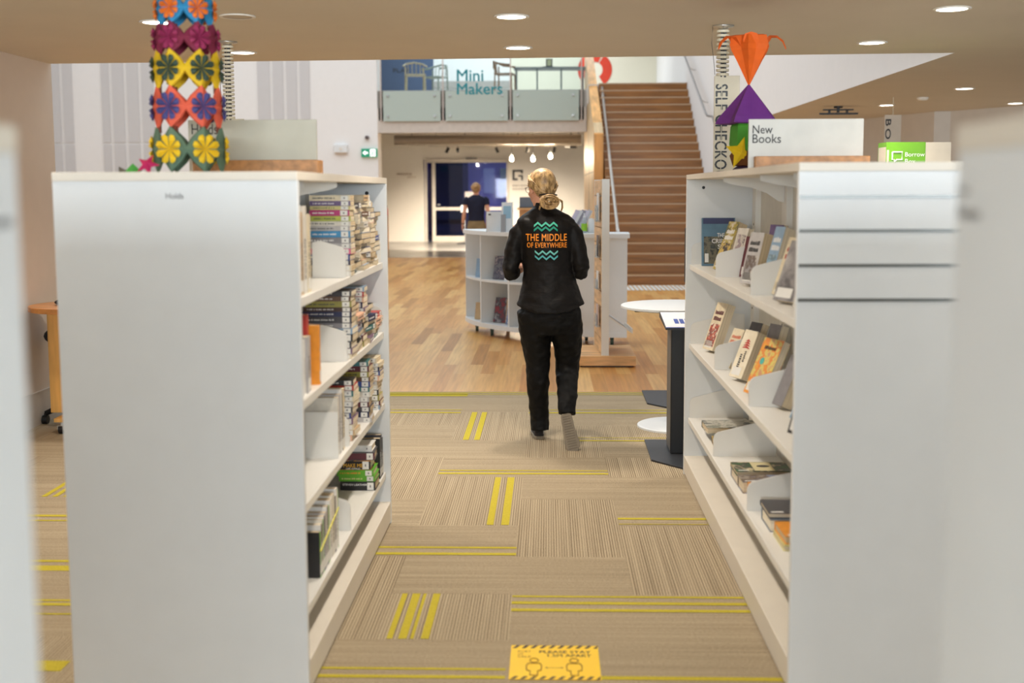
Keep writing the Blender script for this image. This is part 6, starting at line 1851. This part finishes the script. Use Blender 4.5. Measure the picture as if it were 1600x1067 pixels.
wrap(zig(-0.094, 0.058, 1.396, 0.021, 0.014, True), 'zigzag_print', mat('print_green', (16, 158, 128), 0.5))
wrap(zig(-0.088, 0.060, 1.243, 0.021, 0.013, False), 'zigzag_print', mat('print_aqua', (112, 196, 190), 0.5))
wrap(zig(-0.088, 0.060, 1.212, 0.021, 0.013, False), 'zigzag_print', mat('print_teal', (84, 180, 184), 0.5))
def wrap_text(s_, x0, z0, wd, h):
    mb = letters(s_, wd, h, 0, 0.024, 1.08)
    mb.v = [(x + x0, 0, y + z0) for x, y, z in mb.v]
    wrap(mb, 'lettering', mat('print_orange', (250, 150, 34), 0.5))
wrap_text('THE MIDDLE', -0.145, 1.337, 0.262, 0.044)
wrap_text('OF EVERYWHERE', -0.138, 1.293, 0.255, 0.033)

# --- the far person in the navy T-shirt
tor2 = [(0, 0, 1.06, 0.165, 0.11), (0, 0, 1.15, 0.155, 0.105), (0, 0, 1.25, 0.162, 0.105), (0, 0, 1.36, 0.178, 0.105), (0, 0, 1.46, 0.188, 0.10), (0, 0, 1.52, 0.165, 0.085), (0, 0, 1.555, 0.10, 0.07), (0, 0, 1.575, 0.065, 0.06)]
F2L = place_shoe((-0.10, -0.09, 0.0), (-0.12, 0.16, 0.0), (0, 0, 1)); F2R = place_shoe((0.09, 0.05, 0.0), (0.11, 0.30, 0.0), (0, 0, 1))
P2 = dict(head=(0.0, 0.02, 1.69), yaw=-8, neck=(0, 0.0, 1.58), torso=tor2, armL=((-0.19, 0, 1.50), (-0.235, -0.02, 1.22), (-0.27, 0.03, 0.99)), armR=((0.19, 0, 1.50), (0.235, -0.03, 1.22), (0.20, 0.12, 1.02)),
          legL=((-0.09, 0, 0.95), (-0.10, 0.02, 0.52), (-0.10, -0.04, 0.085)), legR=((0.09, 0, 0.95), (0.09, 0.08, 0.52), (0.09, 0.10, 0.085)), footL=F2L, footR=F2R, inL=(1, 0, 0), inR=(-1, 0, 0), curl=0.4,
          hair=hair_mat('hair_light_brown', (110, 76, 44), (190, 146, 92)), tie=(0.0, -0.085, 1.66), bun=(0.032, 0.02), bun_off=(0, -0.02, -0.01), seed=9, strands=40, bun_strands=24, voxel=0.008)
w2, b2, HM2 = person('person in a navy T-shirt and khaki trousers near the glass doors', (-1.42, 23.0, 0), P2)
mb = MB(); mb.rings(tor2, 28)
for sx, a in ((-1, P2['armL']), (1, P2['armR'])):
    sh, el, wr = (Vector(v) for v in a)
    mb.tube([sh.lerp(Vector((0, 0, sh.z)), 0.2), sh + Vector((sx * 0.008, 0, -0.03)), sh.lerp(el, 0.45)], [0.06, 0.062, 0.06], 16, up=(0, 1, 0))
remesh(mb.build('shirt', cloth_mat('navy_cotton', (24, 26, 46), 0.3), w2, smooth=True), 0.009, 3)
khaki = cloth_mat('khaki_cloth', (126, 106, 74), 0.3)
mb = MB(); mb.rings([(0, 0, 0.86, 0.185, 0.118), (0, 0, 0.98, 0.18, 0.115), (0, 0, 1.10, 0.155, 0.103)], 24)
for a in ('legL', 'legR'):
    hp, kn, an = (Vector(v) for v in P2[a])
    mb.tube([hp, hp.lerp(kn, 0.4), kn, kn.lerp(an, 0.6), an + Vector((0, 0, 0.0))], [0.098, 0.095, 0.075, 0.066, 0.062], 18, up=(0, 1, 0))
remesh(mb.build('trousers', khaki, w2, smooth=True), 0.009, 3)
shoe(w2, F2L, shoe_m, sole_w); shoe(w2, F2R, shoe_m, sole_w)
mb = MB(); e_, w_ = Vector(P2['armL'][1]), Vector(P2['armL'][2]); mb.tube([e_.lerp(w_, 0.86), e_.lerp(w_, 0.93)], 0.031, 14); mb.build('wristband', charcoal, w2)
